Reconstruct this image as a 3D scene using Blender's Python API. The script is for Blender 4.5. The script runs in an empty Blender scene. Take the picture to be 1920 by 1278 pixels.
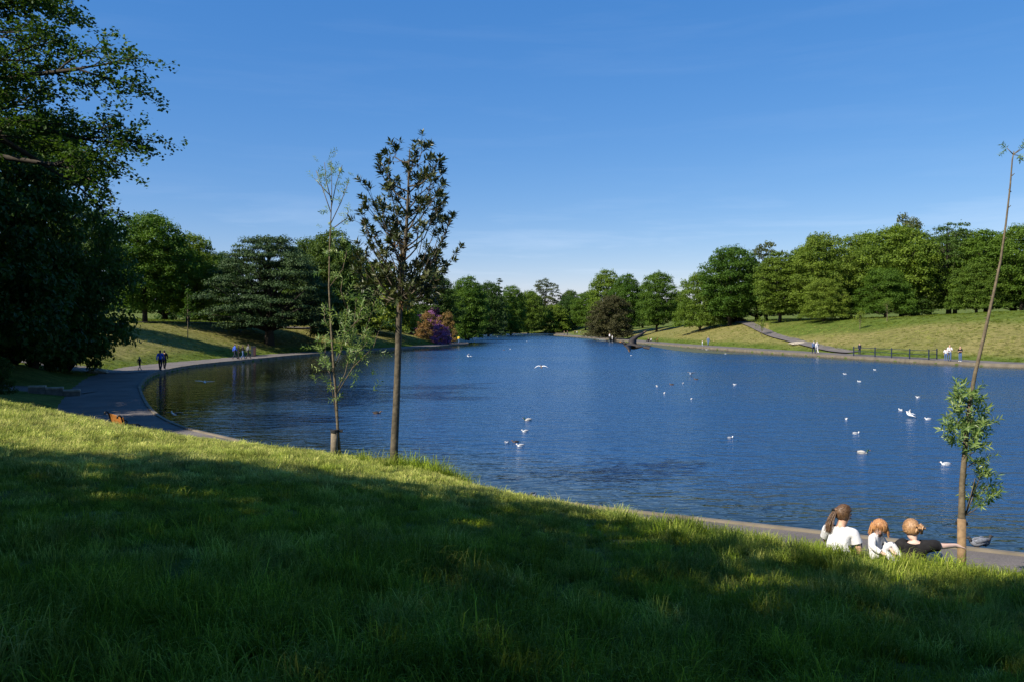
import bpy, math, random
import numpy as np
from mathutils import Vector, Matrix, Euler, kdtree
R = math.radians
scene = bpy.context.scene
COL = scene.collection

# ------------------------------------------------------------------ camera, sky, sun
CAM_Z, F, CX, CY, HOR = 3.9, 1500.0, 960.0, 639.0, 610.0
PITCH = math.atan((CY - HOR) / F)
cam_d = bpy.data.cameras.new('camera')
cam = bpy.data.objects.new('camera', cam_d); COL.objects.link(cam)
cam_d.sensor_width = 36.0
cam_d.lens = 36.0 * F / 1920.0
cam_d.clip_start, cam_d.clip_end = 0.05, 6000
cam.location = (0, 0, CAM_Z)
cam.rotation_euler = (R(90) - PITCH, 0, 0)
scene.camera = cam

SUN_EL = R(41)
SHADOW = (0.80, 0.60)                       # direction in which shadows fall on the ground
world = bpy.data.worlds.new('World'); scene.world = world
world.use_nodes = True
wn, wl = world.node_tree.nodes, world.node_tree.links
wn.clear()
sky = wn.new('ShaderNodeTexSky'); sky.sky_type = 'NISHITA'; sky.sun_disc = False
sky.sun_elevation = SUN_EL
sky.sun_rotation = math.atan2(-SHADOW[0], -SHADOW[1])
sky.air_density, sky.dust_density, sky.ozone_density = 1.0, 0.05, 4.5
sky.altitude = 0
geo = wn.new('ShaderNodeTexCoord')
mp = wn.new('ShaderNodeMapping'); mp.inputs['Scale'].default_value = (1.6, 1.6, 16); mp.inputs['Location'].default_value = (0.35, 0.2, 0.9)
mp.inputs['Rotation'].default_value = (0, R(4), 0)
nz = wn.new('ShaderNodeTexNoise'); nz.inputs['Scale'].default_value = 1.7; nz.inputs['Detail'].default_value = 7
nz.inputs['Roughness'].default_value = 0.62; nz.inputs['Distortion'].default_value = 0.3
rp = wn.new('ShaderNodeValToRGB')
rp.color_ramp.elements[0].position = 0.50; rp.color_ramp.elements[0].color = (0, 0, 0, 1)
rp.color_ramp.elements[1].position = 0.85; rp.color_ramp.elements[1].color = (0.55, 0.55, 0.55, 1)
mx = wn.new('ShaderNodeMixRGB'); mx.inputs[2].default_value = (6.6, 7.4, 8.6, 1)
hs = wn.new('ShaderNodeHueSaturation'); hs.inputs['Saturation'].default_value = 1.25
bg = wn.new('ShaderNodeBackground'); bg.inputs['Strength'].default_value = 0.087
out = wn.new('ShaderNodeOutputWorld')
wl.new(geo.outputs['Generated'], mp.inputs['Vector']); wl.new(mp.outputs[0], nz.inputs['Vector'])
sx = wn.new('ShaderNodeSeparateXYZ'); wl.new(geo.outputs['Generated'], sx.inputs[0])
el = wn.new('ShaderNodeMapRange'); el.inputs['From Min'].default_value = 0.03; el.inputs['From Max'].default_value = 0.17
el.inputs['To Min'].default_value = 1.0; el.inputs['To Max'].default_value = 0.07; wl.new(sx.outputs['Z'], el.inputs[0])
cf = wn.new('ShaderNodeMath'); cf.operation = 'MULTIPLY'; wl.new(rp.outputs[0], cf.inputs[0]); wl.new(el.outputs[0], cf.inputs[1])
wl.new(nz.outputs['Fac'], rp.inputs[0]); wl.new(cf.outputs[0], mx.inputs[0])
va = wn.new('ShaderNodeVectorMath'); va.operation = 'MULTIPLY_ADD'
va.inputs[1].default_value = (0.80, 0.60, 0.46); va.inputs[2].default_value = (0.13, 0.72, 2.55)
wl.new(sky.outputs[0], hs.inputs['Color']); wl.new(hs.outputs[0], va.inputs[0]); wl.new(va.outputs[0], mx.inputs[1])
wl.new(mx.outputs[0], bg.inputs['Color']); wl.new(bg.outputs[0], out.inputs['Surface'])

sun_d = bpy.data.lights.new('sun', 'SUN'); sun = bpy.data.objects.new('sun', sun_d); COL.objects.link(sun)
sun_d.energy = 5.0; sun_d.angle = R(0.53); sun_d.color = (1.0, 0.93, 0.80)
sd = Vector((SHADOW[0] * math.cos(SUN_EL), SHADOW[1] * math.cos(SUN_EL), -math.sin(SUN_EL)))
sun.rotation_euler = sd.to_track_quat('-Z', 'Y').to_euler()
sun.location = (-60, -50, 70)

scene.render.engine = 'CYCLES'
vs = scene.view_settings
vs.view_transform = 'Standard'; vs.look = 'None'; vs.exposure = 0.75; vs.gamma = 1.0; vs.use_curve_mapping = False
scene.cycles.max_bounces = 6; scene.cycles.diffuse_bounces = 3; scene.cycles.glossy_bounces = 3
scene.cycles.transmission_bounces = 3; scene.cycles.transparent_max_bounces = 4
scene.cycles.use_denoising = True; scene.cycles.denoising_input_passes = 'RGB_ALBEDO_NORMAL'; scene.cycles.denoising_prefilter = 'NONE'
scene.cycles.caustics_reflective = False; scene.cycles.caustics_refractive = False

# ------------------------------------------------------------------ helpers
rng = np.random.default_rng(7); random.seed(7)

def P(px, py, Y):
    """point on the line of sight through a photograph pixel, at depth Y"""
    c, s = math.cos(PITCH), math.sin(PITCH)
    x, u = (px - CX) / F, -(py - CY) / F
    d = Vector((x, c + u * s, -s + u * c))
    t = Y / d.y
    return Vector((d.x * t, Y, CAM_Z + d.z * t))

def tag(o, label=None, cat=None, group=None, kind=None):
    if label: o['label'] = label
    if cat: o['category'] = cat
    if group: o['group'] = group
    if kind: o['kind'] = kind
    return o

def empty(name, loc, rz=0.0):
    o = bpy.data.objects.new(name, None); COL.objects.link(o)
    o.location = loc; o.rotation_euler = (0, 0, rz); o.empty_display_size = 0.3
    return o

def link(name, me, parent=None, loc=None):
    o = bpy.data.objects.new(name, me); COL.objects.link(o)
    if parent is not None: o.parent = parent
    if loc is not None: o.location = loc
    return o

def copy_tree(o, parent=None):
    c = o.copy(); COL.objects.link(c); c.parent = parent
    for ch in o.children: copy_tree(ch, c)
    return c

def mesh_np(name, V, Q, mats, fattr=None, smooth=False, midx=None):
    """V (n,3); Q (m,k) faces of equal size; optional per-face float attribute rnd"""
    V = np.asarray(V, dtype=np.float32); Q = np.asarray(Q, dtype=np.int32)
    me = bpy.data.meshes.new(name)
    me.vertices.add(len(V)); me.vertices.foreach_set('co', V.ravel())
    k = Q.shape[1]
    me.loops.add(Q.size); me.loops.foreach_set('vertex_index', Q.ravel())
    me.polygons.add(len(Q))
    me.polygons.foreach_set('loop_start', np.arange(len(Q), dtype=np.int32) * k)
    me.polygons.foreach_set('loop_total', np.full(len(Q), k, dtype=np.int32))
    if not isinstance(mats, (list, tuple)): mats = [mats]
    for m in mats: me.materials.append(m)
    if midx is not None: me.polygons.foreach_set('material_index', np.asarray(midx, dtype=np.int32))
    if fattr is not None:
        a = me.attributes.new('rnd', 'FLOAT', 'FACE'); a.data.foreach_set('value', np.asarray(fattr, dtype=np.float32))
    me.polygons.foreach_set('use_smooth', np.full(len(Q), smooth))
    me.update(calc_edges=True)
    return me

class MB:
    """collects quads and triangles into one mesh"""
    def __init__(s): s.v = []; s.f = []; s.m = []
    def add(s, vs, fs, mi=0):
        n = len(s.v); s.v += [tuple(p) for p in vs]; s.f += [tuple(i + n for i in f) for f in fs]; s.m += [mi] * len(fs)
    def tube(s, pts, rad, n=6, mi=0, cap=True):
        pts = [Vector(p) for p in pts]
        if not isinstance(rad, (list, tuple)): rad = [rad] * len(pts)
        vs = []; up = Vector((0.123, 0.2, 1)).normalized(); prev = None
        for i, p in enumerate(pts):
            t = (pts[min(i + 1, len(pts) - 1)] - pts[max(i - 1, 0)])
            if t.length < 1e-9: t = Vector((0, 0, 1))
            t.normalize()
            if prev is None:
                a = t.orthogonal().normalized()
            else:
                a = (prev - t * prev.dot(t))
                a = a.normalized() if a.length > 1e-6 else t.orthogonal().normalized()
            prev = a; b = t.cross(a)
            for k in range(n):
                th = 2 * math.pi * k / n
                vs.append(p + (a * math.cos(th) + b * math.sin(th)) * rad[i])
        fs = []
        for i in range(len(pts) - 1):
            for k in range(n):
                fs.append((i * n + k, i * n + (k + 1) % n, (i + 1) * n + (k + 1) % n, (i + 1) * n + k))
        if cap:
            fs.append(tuple(range(n - 1, -1, -1))); fs.append(tuple(range((len(pts) - 1) * n, len(pts) * n)))
        s.add(vs, fs, mi)
    def box(s, c, size, M=None, mi=0, bev=0.0):
        hx, hy, hz = (q / 2 for q in size)
        vs = [Vector((x * hx, y * hy, z * hz)) for z in (-1, 1) for y in (-1, 1) for x in (-1, 1)]
        if M is not None: vs = [M @ p for p in vs]
        vs = [p + Vector(c) for p in vs]
        s.add(vs, [(0, 2, 3, 1), (4, 5, 7, 6), (0, 1, 5, 4), (2, 6, 7, 3), (0, 4, 6, 2), (1, 3, 7, 5)], mi)
    def loft(s, rings, mi=0, cap=True):
        n = len(rings[0]); vs = [p for r in rings for p in r]; fs = []
        for i in range(len(rings) - 1):
            for k in range(n):
                fs.append((i * n + k, i * n + (k + 1) % n, (i + 1) * n + (k + 1) % n, (i + 1) * n + k))
        if cap:
            fs.append(tuple(range(n - 1, -1, -1))); fs.append(tuple(range((len(rings) - 1) * n, len(rings) * n)))
        s.add(vs, fs, mi)
    def mesh(s, name, mats, smooth=False):
        me = bpy.data.meshes.new(name); me.from_pydata(s.v, [], s.f)
        if not isinstance(mats, (list, tuple)): mats = [mats]
        for m in mats: me.materials.append(m)
        me.polygons.foreach_set('material_index', s.m)
        me.polygons.foreach_set('use_smooth', [smooth] * len(s.f))
        me.update(); return me
    def build(s, name, mats, parent=None, smooth=False):
        return link(name, s.mesh(name, mats, smooth), parent)

def noise2(x, y, seed=0):
    xi, yi = np.floor(x).astype(np.int64), np.floor(y).astype(np.int64)
    fx, fy = x - xi, y - yi
    fx, fy = fx * fx * (3 - 2 * fx), fy * fy * (3 - 2 * fy)
    def h(a, b):
        n = (a * 374761393 + b * 668265263 + seed * 974634) & 0x7fffffff
        n = ((n ^ (n >> 13)) * 1274126177) & 0x7fffffff
        return ((n ^ (n >> 16)) & 0xffff) / 65535.0
    return (h(xi, yi) * (1 - fx) + h(xi + 1, yi) * fx) * (1 - fy) + (h(xi, yi + 1) * (1 - fx) + h(xi + 1, yi + 1) * fx) * fy
def fbm(x, y, s, seed=0, o=3):
    r = 0; a = 0.5
    for i in range(o):
        r = r + a * noise2(x / s + 17.3 * i, y / s - 9.1 * i, seed + i); a *= 0.5; s *= 0.5
    return r / (1 - 0.5 ** o)
def sstep(a, b, x):
    t = np.clip((x - a) / (b - a), 0, 1); return t * t * (3 - 2 * t)

# ------------------------------------------------------------------ materials
def newmat(name):
    m = bpy.data.materials.new(name); m.use_nodes = True
    n = m.node_tree.nodes; b = n['Principled BSDF']
    return m, n, m.node_tree.links, b

def simple(name, col, rough=0.7, var=0.15, scale=8.0, bump=0.0, spec=0.3, metal=0.0):
    m, n, l, b = newmat(name)
    t = n.new('ShaderNodeTexCoord')
    z = n.new('ShaderNodeTexNoise'); z.inputs['Scale'].default_value = scale; z.inputs['Detail'].default_value = 5
    l.new(t.outputs['Object'], z.inputs['Vector'])
    r = n.new('ShaderNodeValToRGB')
    r.color_ramp.elements[0].position = 0.3; r.color_ramp.elements[1].position = 0.7
    r.color_ramp.elements[0].color = (*[c * (1 - var) for c in col], 1)
    r.color_ramp.elements[1].color = (*[min(1, c * (1 + var)) for c in col], 1)
    l.new(z.outputs['Fac'], r.inputs[0]); l.new(r.outputs[0], b.inputs['Base Color'])
    b.inputs['Roughness'].default_value = rough; b.inputs['Specular IOR Level'].default_value = spec
    b.inputs['Metallic'].default_value = metal
    if bump:
        bp = n.new('ShaderNodeBump'); bp.inputs['Strength'].default_value = bump; bp.inputs['Distance'].default_value = 0.02
        l.new(z.outputs['Fac'], bp.inputs['Height']); l.new(bp.outputs[0], b.inputs['Normal'])
    return m

def leafmat(name, c0, c1, trans=0.35, rough=0.55, spec=0.18, objvar=0.22):
    """leaf colour varies per leaf (rnd) and per tree (object random)"""
    m, n, l, b = newmat(name)
    a = n.new('ShaderNodeAttribute'); a.attribute_name = 'rnd'
    r = n.new('ShaderNodeValToRGB'); r.color_ramp.elements[0].color = (*c0, 1); r.color_ramp.elements[1].color = (*c1, 1)
    l.new(a.outputs['Fac'], r.inputs[0])
    oi = n.new('ShaderNodeObjectInfo')
    hv = n.new('ShaderNodeHueSaturation')
    mr = n.new('ShaderNodeMapRange'); mr.inputs['To Min'].default_value = 1 - objvar; mr.inputs['To Max'].default_value = 1 + objvar
    l.new(oi.outputs['Random'], mr.inputs[0]); l.new(mr.outputs[0], hv.inputs['Value'])
    mr2 = n.new('ShaderNodeMapRange'); mr2.inputs['To Min'].default_value = 0.5 + 0.018; mr2.inputs['To Max'].default_value = 0.5 - 0.018
    l.new(oi.outputs['Random'], mr2.inputs[0]); l.new(mr2.outputs[0], hv.inputs['Hue'])
    l.new(r.outputs[0], hv.inputs['Color'])
    l.new(hv.outputs[0], b.inputs['Base Color'])
    b.inputs['Roughness'].default_value = rough; b.inputs['Specular IOR Level'].default_value = spec
    tr = n.new('ShaderNodeBsdfTranslucent')
    gm = n.new('ShaderNodeMixRGB'); gm.blend_type = 'MULTIPLY'; gm.inputs[0].default_value = 1; gm.inputs[2].default_value = (1.25, 1.35, 0.55, 1)
    l.new(hv.outputs[0], gm.inputs[1]); l.new(gm.outputs[0], tr.inputs['Color'])
    ms = n.new('ShaderNodeMixShader'); ms.inputs[0].default_value = trans
    l.new(b.outputs[0], ms.inputs[1]); l.new(tr.outputs[0], ms.inputs[2])
    l.new(ms.outputs[0], n['Material Output'].inputs['Surface'])
    return m

M = {}
M['bark'] = simple('bark', (0.042, 0.034, 0.024), 0.9, 0.4, 6, 0.6)
M['bark_pale'] = simple('bark_pale', (0.12, 0.095, 0.06), 0.85, 0.4, 14, 0.7)
M['bark_magnolia'] = simple('bark_magnolia', (0.085, 0.07, 0.048), 0.85, 0.5, 9, 0.8)
M['stake_wood'] = simple('stake_wood', (0.21, 0.135, 0.07), 0.8, 0.3, 12, 0.4)
M['stake_grey'] = simple('stake_grey', (0.16, 0.13, 0.09), 0.85, 0.3, 12, 0.4)
M['rubber'] = simple('rubber', (0.02, 0.02, 0.02), 0.6)
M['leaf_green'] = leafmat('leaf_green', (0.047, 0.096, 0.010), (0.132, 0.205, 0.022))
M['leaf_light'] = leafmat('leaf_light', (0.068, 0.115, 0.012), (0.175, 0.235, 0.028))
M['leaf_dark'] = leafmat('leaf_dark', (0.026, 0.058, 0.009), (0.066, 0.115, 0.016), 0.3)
M['leaf_olive'] = leafmat('leaf_olive', (0.06, 0.075, 0.02), (0.14, 0.15, 0.05))
M['leaf_purple'] = leafmat('leaf_purple', (0.036, 0.036, 0.013), (0.080, 0.078, 0.028), 0.2)
M['leaf_copper'] = leafmat('leaf_copper', (0.06, 0.025, 0.016), (0.13, 0.06, 0.03))
M['cedar_needles'] = leafmat('cedar_needles', (0.024, 0.046, 0.014), (0.070, 0.104, 0.030), 0.1, objvar=0.05)
M['conifer'] = leafmat('conifer', (0.016, 0.036, 0.014), (0.04, 0.075, 0.025), 0.12)
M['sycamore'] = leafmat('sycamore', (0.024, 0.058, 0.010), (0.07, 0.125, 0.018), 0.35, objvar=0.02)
M['willow_leaf'] = leafmat('willow_leaf', (0.09, 0.16, 0.03), (0.26, 0.34, 0.11), 0.4, 0.4, 0.5, objvar=0.12)
M['magnolia_leaf'] = leafmat('magnolia_leaf', (0.026, 0.040, 0.010), (0.080, 0.092, 0.026), 0.15, 0.42, 0.4, objvar=0.2)
M['dead_leaf'] = leafmat('dead_leaf', (0.12, 0.07, 0.035), (0.26, 0.16, 0.09), 0.3)
M['purple_bloom'] = leafmat('purple_bloom', (0.15, 0.06, 0.17), (0.42, 0.17, 0.42), 0.3)
M['orange_bloom'] = leafmat('orange_bloom', (0.11, 0.085, 0.024), (0.36, 0.19, 0.075), 0.3)
M['kerb_stone'] = simple('kerb_stone', (0.165, 0.14, 0.105), 0.85, 0.25, 1.5, 0.3)
M['stone'] = simple('stone', (0.30, 0.26, 0.20), 0.9, 0.3, 5, 0.6)
M['wall_stone'] = simple('wall_stone', (0.14, 0.13, 0.11), 0.9, 0.3, 5, 0.6)
M['bench_wood'] = simple('bench_wood', (0.33, 0.13, 0.03), 0.5, 0.3, 10, 0.2)
M['iron'] = simple('iron', (0.012, 0.012, 0.014), 0.45, 0.2)
M['railing_blue'] = simple('railing_blue', (0.018, 0.026, 0.05), 0.4, 0.2)
M['bin_grey'] = simple('bin_grey', (0.045, 0.05, 0.055), 0.5, 0.2)
M['bin_red'] = simple('bin_red', (0.09, 0.045, 0.04), 0.5, 0.2)
M['white_cloth'] = simple('white_cloth', (0.60, 0.59, 0.60), 0.9, 0.05, 20, 0.2)
M['black_cloth'] = simple('black_cloth', (0.012, 0.011, 0.012), 0.9, 0.3, 20, 0.2)
M['navy'] = simple('navy', (0.016, 0.022, 0.045), 0.9, 0.2)
M['blue_cloth'] = simple('blue_cloth', (0.045, 0.11, 0.52), 0.85, 0.1)
M['jeans'] = simple('jeans', (0.07, 0.12, 0.24), 0.9, 0.25, 20)
M['jeans_pale'] = simple('jeans_pale', (0.30, 0.37, 0.50), 0.9, 0.15, 20)
M['dark_trousers'] = simple('dark_trousers', (0.02, 0.02, 0.024), 0.9, 0.2)
M['grey_cloth'] = simple('grey_cloth', (0.16, 0.16, 0.17), 0.9, 0.2)
M['yellow_cloth'] = simple('yellow_cloth', (0.72, 0.52, 0.03), 0.85, 0.08)
M['tan_cloth'] = simple('tan_cloth', (0.34, 0.24, 0.16), 0.85, 0.1)
M['pink_cloth'] = simple('pink_cloth', (0.5, 0.28, 0.30), 0.85, 0.1)
M['skin'] = simple('skin', (0.52, 0.31, 0.22), 0.55, 0.06, 10, 0, 0.35)
M['skin_pale'] = simple('skin_pale', (0.62, 0.42, 0.34), 0.55, 0.06, 10, 0, 0.35)
M['lips'] = simple('lips', (0.36, 0.13, 0.11), 0.5)
M['eye'] = simple('eye', (0.03, 0.025, 0.02), 0.3)
def hairmat(name, c0, c1):
    m, n, l, b = newmat(name); t = n.new('ShaderNodeTexCoord')
    mp = n.new('ShaderNodeMapping'); mp.inputs['Scale'].default_value = (90, 90, 7); l.new(t.outputs['Object'], mp.inputs['Vector'])
    z = n.new('ShaderNodeTexNoise'); z.inputs['Scale'].default_value = 1.0; z.inputs['Detail'].default_value = 4; l.new(mp.outputs[0], z.inputs['Vector'])
    rr = n.new('ShaderNodeValToRGB'); e = rr.color_ramp.elements; e[0].position = .35; e[1].position = .65; e[0].color = (*c0, 1); e[1].color = (*c1, 1)
    l.new(z.outputs['Fac'], rr.inputs[0]); l.new(rr.outputs[0], b.inputs['Base Color']); b.inputs['Roughness'].default_value = .45
    bp = n.new('ShaderNodeBump'); bp.inputs['Strength'].default_value = .7; bp.inputs['Distance'].default_value = .01
    l.new(z.outputs['Fac'], bp.inputs['Height']); l.new(bp.outputs[0], b.inputs['Normal']); return m
M['hair_brown'] = hairmat('hair_brown', (0.045, 0.024, 0.012), (0.16, 0.085, 0.04))
M['hair_ginger'] = hairmat('hair_ginger', (0.26, 0.11, 0.04), (0.55, 0.28, 0.11))
M['hair_blond'] = hairmat('hair_blond', (0.20, 0.10, 0.045), (0.46, 0.27, 0.13))
M['hair_dark'] = simple('hair_dark', (0.02, 0.014, 0.01), 0.5, 0.4, 30)
M['hair_grey'] = simple('hair_grey', (0.5, 0.48, 0.46), 0.6, 0.1)
M['gull_white'] = simple('gull_white', (0.80, 0.80, 0.79), 0.8, 0.03)
M['gull_grey'] = simple('gull_grey', (0.38, 0.39, 0.41), 0.8, 0.06)
M['bird_dark'] = simple('bird_dark', (0.035, 0.03, 0.028), 0.7, 0.2)
M['bird_brown'] = simple('bird_brown', (0.13, 0.09, 0.06), 0.7, 0.3, 40)
M['mallard_head'] = simple('mallard_head', (0.01, 0.05, 0.03), 0.35, 0.1)
M['mallard_grey'] = simple('mallard_grey', (0.42, 0.40, 0.37), 0.7, 0.1, 60)
M['pigeon_grey'] = simple('pigeon_grey', (0.15, 0.16, 0.19), 0.6, 0.3, 30)
M['beak'] = simple('beak', (0.40, 0.16, 0.03), 0.5)

def grass_ground():
    m, n, l, b = newmat('grass_ground')
    t = n.new('ShaderNodeTexCoord')
    def noise(scale, det=6, sx=1, sy=1):
        mp = n.new('ShaderNodeMapping'); mp.inputs['Scale'].default_value = (sx, sy, 1)
        l.new(t.outputs['Object'], mp.inputs['Vector'])
        z = n.new('ShaderNodeTexNoise'); z.inputs['Scale'].default_value = scale; z.inputs['Detail'].default_value = det
        z.inputs['Roughness'].default_value = 0.65
        l.new(mp.outputs[0], z.inputs['Vector']); return z
    big = noise(0.07, 6, 0.5, 1.0); mid = noise(0.55, 6); fine = noise(5.0, 6)
    dry = n.new('ShaderNodeAttribute'); dry.attribute_name = 'dry'
    def ramp(c0, c1, p0=0.3, p1=0.72):
        r = n.new('ShaderNodeValToRGB'); e = r.color_ramp.elements
        e[0].position = p0; e[0].color = (*c0, 1); e[1].position = p1; e[1].color = (*c1, 1); return r
    g = ramp((0.050, 0.085, 0.012), (0.120, 0.155, 0.028)); l.new(mid.outputs['Fac'], g.inputs[0])
    d = ramp((0.155, 0.145, 0.045), (0.255, 0.215, 0.095)); l.new(mid.outputs['Fac'], d.inputs[0])
    ad = n.new('ShaderNodeMath'); ad.operation = 'MULTIPLY_ADD'; ad.inputs[1].default_value = 1.5; ad.inputs[2].default_value = -0.75
    l.new(big.outputs['Fac'], ad.inputs[0])
    ad2 = n.new('ShaderNodeMath'); ad2.operation = 'ADD'; ad2.use_clamp = True
    l.new(ad.outputs[0], ad2.inputs[0]); l.new(dry.outputs['Fac'], ad2.inputs[1])
    mx = n.new('ShaderNodeMixRGB'); l.new(ad2.outputs[0], mx.inputs[0]); l.new(g.outputs[0], mx.inputs[1]); l.new(d.outputs[0], mx.inputs[2])
    f = ramp((0.55, 0.58, 0.5), (1.3, 1.25, 1.2), 0.32, 0.68); l.new(fine.outputs['Fac'], f.inputs[0])
    mu = n.new('ShaderNodeMixRGB'); mu.blend_type = 'MULTIPLY'; mu.inputs[0].default_value = 0.9
    l.new(mx.outputs[0], mu.inputs[1]); l.new(f.outputs[0], mu.inputs[2])
    stk = noise(1.4, 5, 0.45, 1.6)
    f2 = ramp((0.70, 0.72, 0.66), (1.28, 1.25, 1.2), 0.34, 0.66); l.new(stk.outputs['Fac'], f2.inputs[0])
    mu2 = n.new('ShaderNodeMixRGB'); mu2.blend_type = 'MULTIPLY'; mu2.inputs[0].default_value = 1.0
    l.new(mu.outputs[0], mu2.inputs[1]); l.new(f2.outputs[0], mu2.inputs[2]); mu = mu2
    l.new(mu.outputs[0], b.inputs['Base Color'])
    b.inputs['Roughness'].default_value = 0.95; b.inputs['Specular IOR Level'].default_value = 0.1
    bp = n.new('ShaderNodeBump'); bp.inputs['Strength'].default_value = 0.8; bp.inputs['Distance'].default_value = 0.15
    l.new(fine.outputs['Fac'], bp.inputs['Height']); l.new(bp.outputs[0], b.inputs['Normal'])
    return m
M['grass_ground'] = grass_ground()

def asphalt():
    m, n, l, b = newmat('asphalt')
    t = n.new('ShaderNodeTexCoord')
    a = n.new('ShaderNodeTexNoise'); a.inputs['Scale'].default_value = 0.6; a.inputs['Detail'].default_value = 8
    f = n.new('ShaderNodeTexNoise'); f.inputs['Scale'].default_value = 45; f.inputs['Detail'].default_value = 3
    l.new(t.outputs['Object'], a.inputs['Vector']); l.new(t.outputs['Object'], f.inputs['Vector'])
    r = n.new('ShaderNodeValToRGB'); e = r.color_ramp.elements
    e[0].position = 0.3; e[0].color = (0.085, 0.074, 0.068, 1); e[1].position = 0.72; e[1].color = (0.165, 0.14, 0.125, 1)
    l.new(a.outputs['Fac'], r.inputs[0])
    r2 = n.new('ShaderNodeValToRGB'); e = r2.color_ramp.elements
    e[0].position = 0.35; e[0].color = (0.7, 0.7, 0.7, 1); e[1].position = 0.7; e[1].color = (1.2, 1.2, 1.2, 1)
    l.new(f.outputs['Fac'], r2.inputs[0])
    mu = n.new('ShaderNodeMixRGB'); mu.blend_type = 'MULTIPLY'; mu.inputs[0].default_value = 1
    l.new(r.outputs[0], mu.inputs[1]); l.new(r2.outputs[0], mu.inputs[2]); l.new(mu.outputs[0], b.inputs['Base Color'])
    b.inputs['Roughness'].default_value = 0.9
    bp = n.new('ShaderNodeBump'); bp.inputs['Strength'].default_value = 0.4; bp.inputs['Distance'].default_value = 0.01
    l.new(f.outputs['Fac'], bp.inputs['Height']); l.new(bp.outputs[0], b.inputs['Normal'])
    return m
M['asphalt'] = asphalt()

def water_mat():
    m, n, l, b = newmat('lake_water')
    t = n.new('ShaderNodeTexCoord')
    def noise(scale, sx, sy, rot, det, dist=0.0):
        mp = n.new('ShaderNodeMapping'); mp.inputs['Scale'].default_value = (sx, sy, 1); mp.inputs['Rotation'].default_value = (0, 0, R(rot))
        l.new(t.outputs['Object'], mp.inputs['Vector'])
        z = n.new('ShaderNodeTexNoise'); z.inputs['Scale'].default_value = scale; z.inputs['Detail'].default_value = det
        z.inputs['Distortion'].default_value = dist
        l.new(mp.outputs[0], z.inputs['Vector']); return z
    w1 = noise(1.7, 0.42, 1.0, 14, 2.0, 0.6); w2 = noise(5.0, 0.55, 1.0, -12, 2.0, 0.3); w3 = noise(0.33, 0.6, 1.0, 30, 2.0)
    gust = noise(0.045, 0.45, 1.0, 10, 3.0)
    s1 = n.new('ShaderNodeMath'); s1.operation = 'MULTIPLY_ADD'; s1.inputs[1].default_value = 0.42
    l.new(w2.outputs['Fac'], s1.inputs[0]); l.new(w1.outputs['Fac'], s1.inputs[2])
    s2 = n.new('ShaderNodeMath'); s2.operation = 'MULTIPLY_ADD'; s2.inputs[1].default_value = 0.45
    l.new(w3.outputs['Fac'], s2.inputs[0]); l.new(s1.outputs[0], s2.inputs[2])
    rg = n.new('ShaderNodeMapRange'); rg.inputs['From Min'].default_value = 0.33; rg.inputs['From Max'].default_value = 0.67
    rg.inputs['To Min'].default_value = 0.75; rg.inputs['To Max'].default_value = 1.3
    l.new(gust.outputs['Fac'], rg.inputs[0])
    ch = n.new('ShaderNodeAttribute'); ch.attribute_name = 'chop'
    mu = n.new('ShaderNodeMath'); mu.operation = 'MULTIPLY'; l.new(rg.outputs[0], mu.inputs[0]); l.new(ch.outputs['Fac'], mu.inputs[1])
    hh = n.new('ShaderNodeMath'); hh.operation = 'MULTIPLY'; l.new(s2.outputs[0], hh.inputs[0]); l.new(mu.outputs[0], hh.inputs[1])
    bp = n.new('ShaderNodeBump'); bp.inputs['Strength'].default_value = 1.0; bp.inputs['Distance'].default_value = WAVE
    l.new(hh.outputs[0], bp.inputs['Height']); l.new(bp.outputs[0], b.inputs['Normal'])
    refl_mask = n.new('ShaderNodeAttribute'); refl_mask.attribute_name = 'deep'
    refl_tone = n.new('ShaderNodeMixRGB'); refl_tone.inputs[1].default_value = (0.010, 0.013, 0.006, 1); refl_tone.inputs[2].default_value = (0.013, 0.050, 0.132, 1)  # tree reflection of the left bay painted into the base colour; open water bluer
    l.new(refl_mask.outputs['Fac'], refl_tone.inputs[0]); l.new(refl_tone.outputs[0], b.inputs['Base Color'])
    rr_ = n.new('ShaderNodeMath'); rr_.operation = 'MULTIPLY'; rr_.inputs[1].default_value = 0.22; l.new(mu.outputs[0], rr_.inputs[0]); l.new(rr_.outputs[0], b.inputs['Roughness']); b.inputs['IOR'].default_value = 1.33
    b.inputs['Specular IOR Level'].default_value = 0.5
    return m
WAVE = 0.15
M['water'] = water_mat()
M['algae'] = simple('algae', (0.085, 0.085, 0.03), 0.5, 0.4, 3, 0.3, 0.4)

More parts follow.
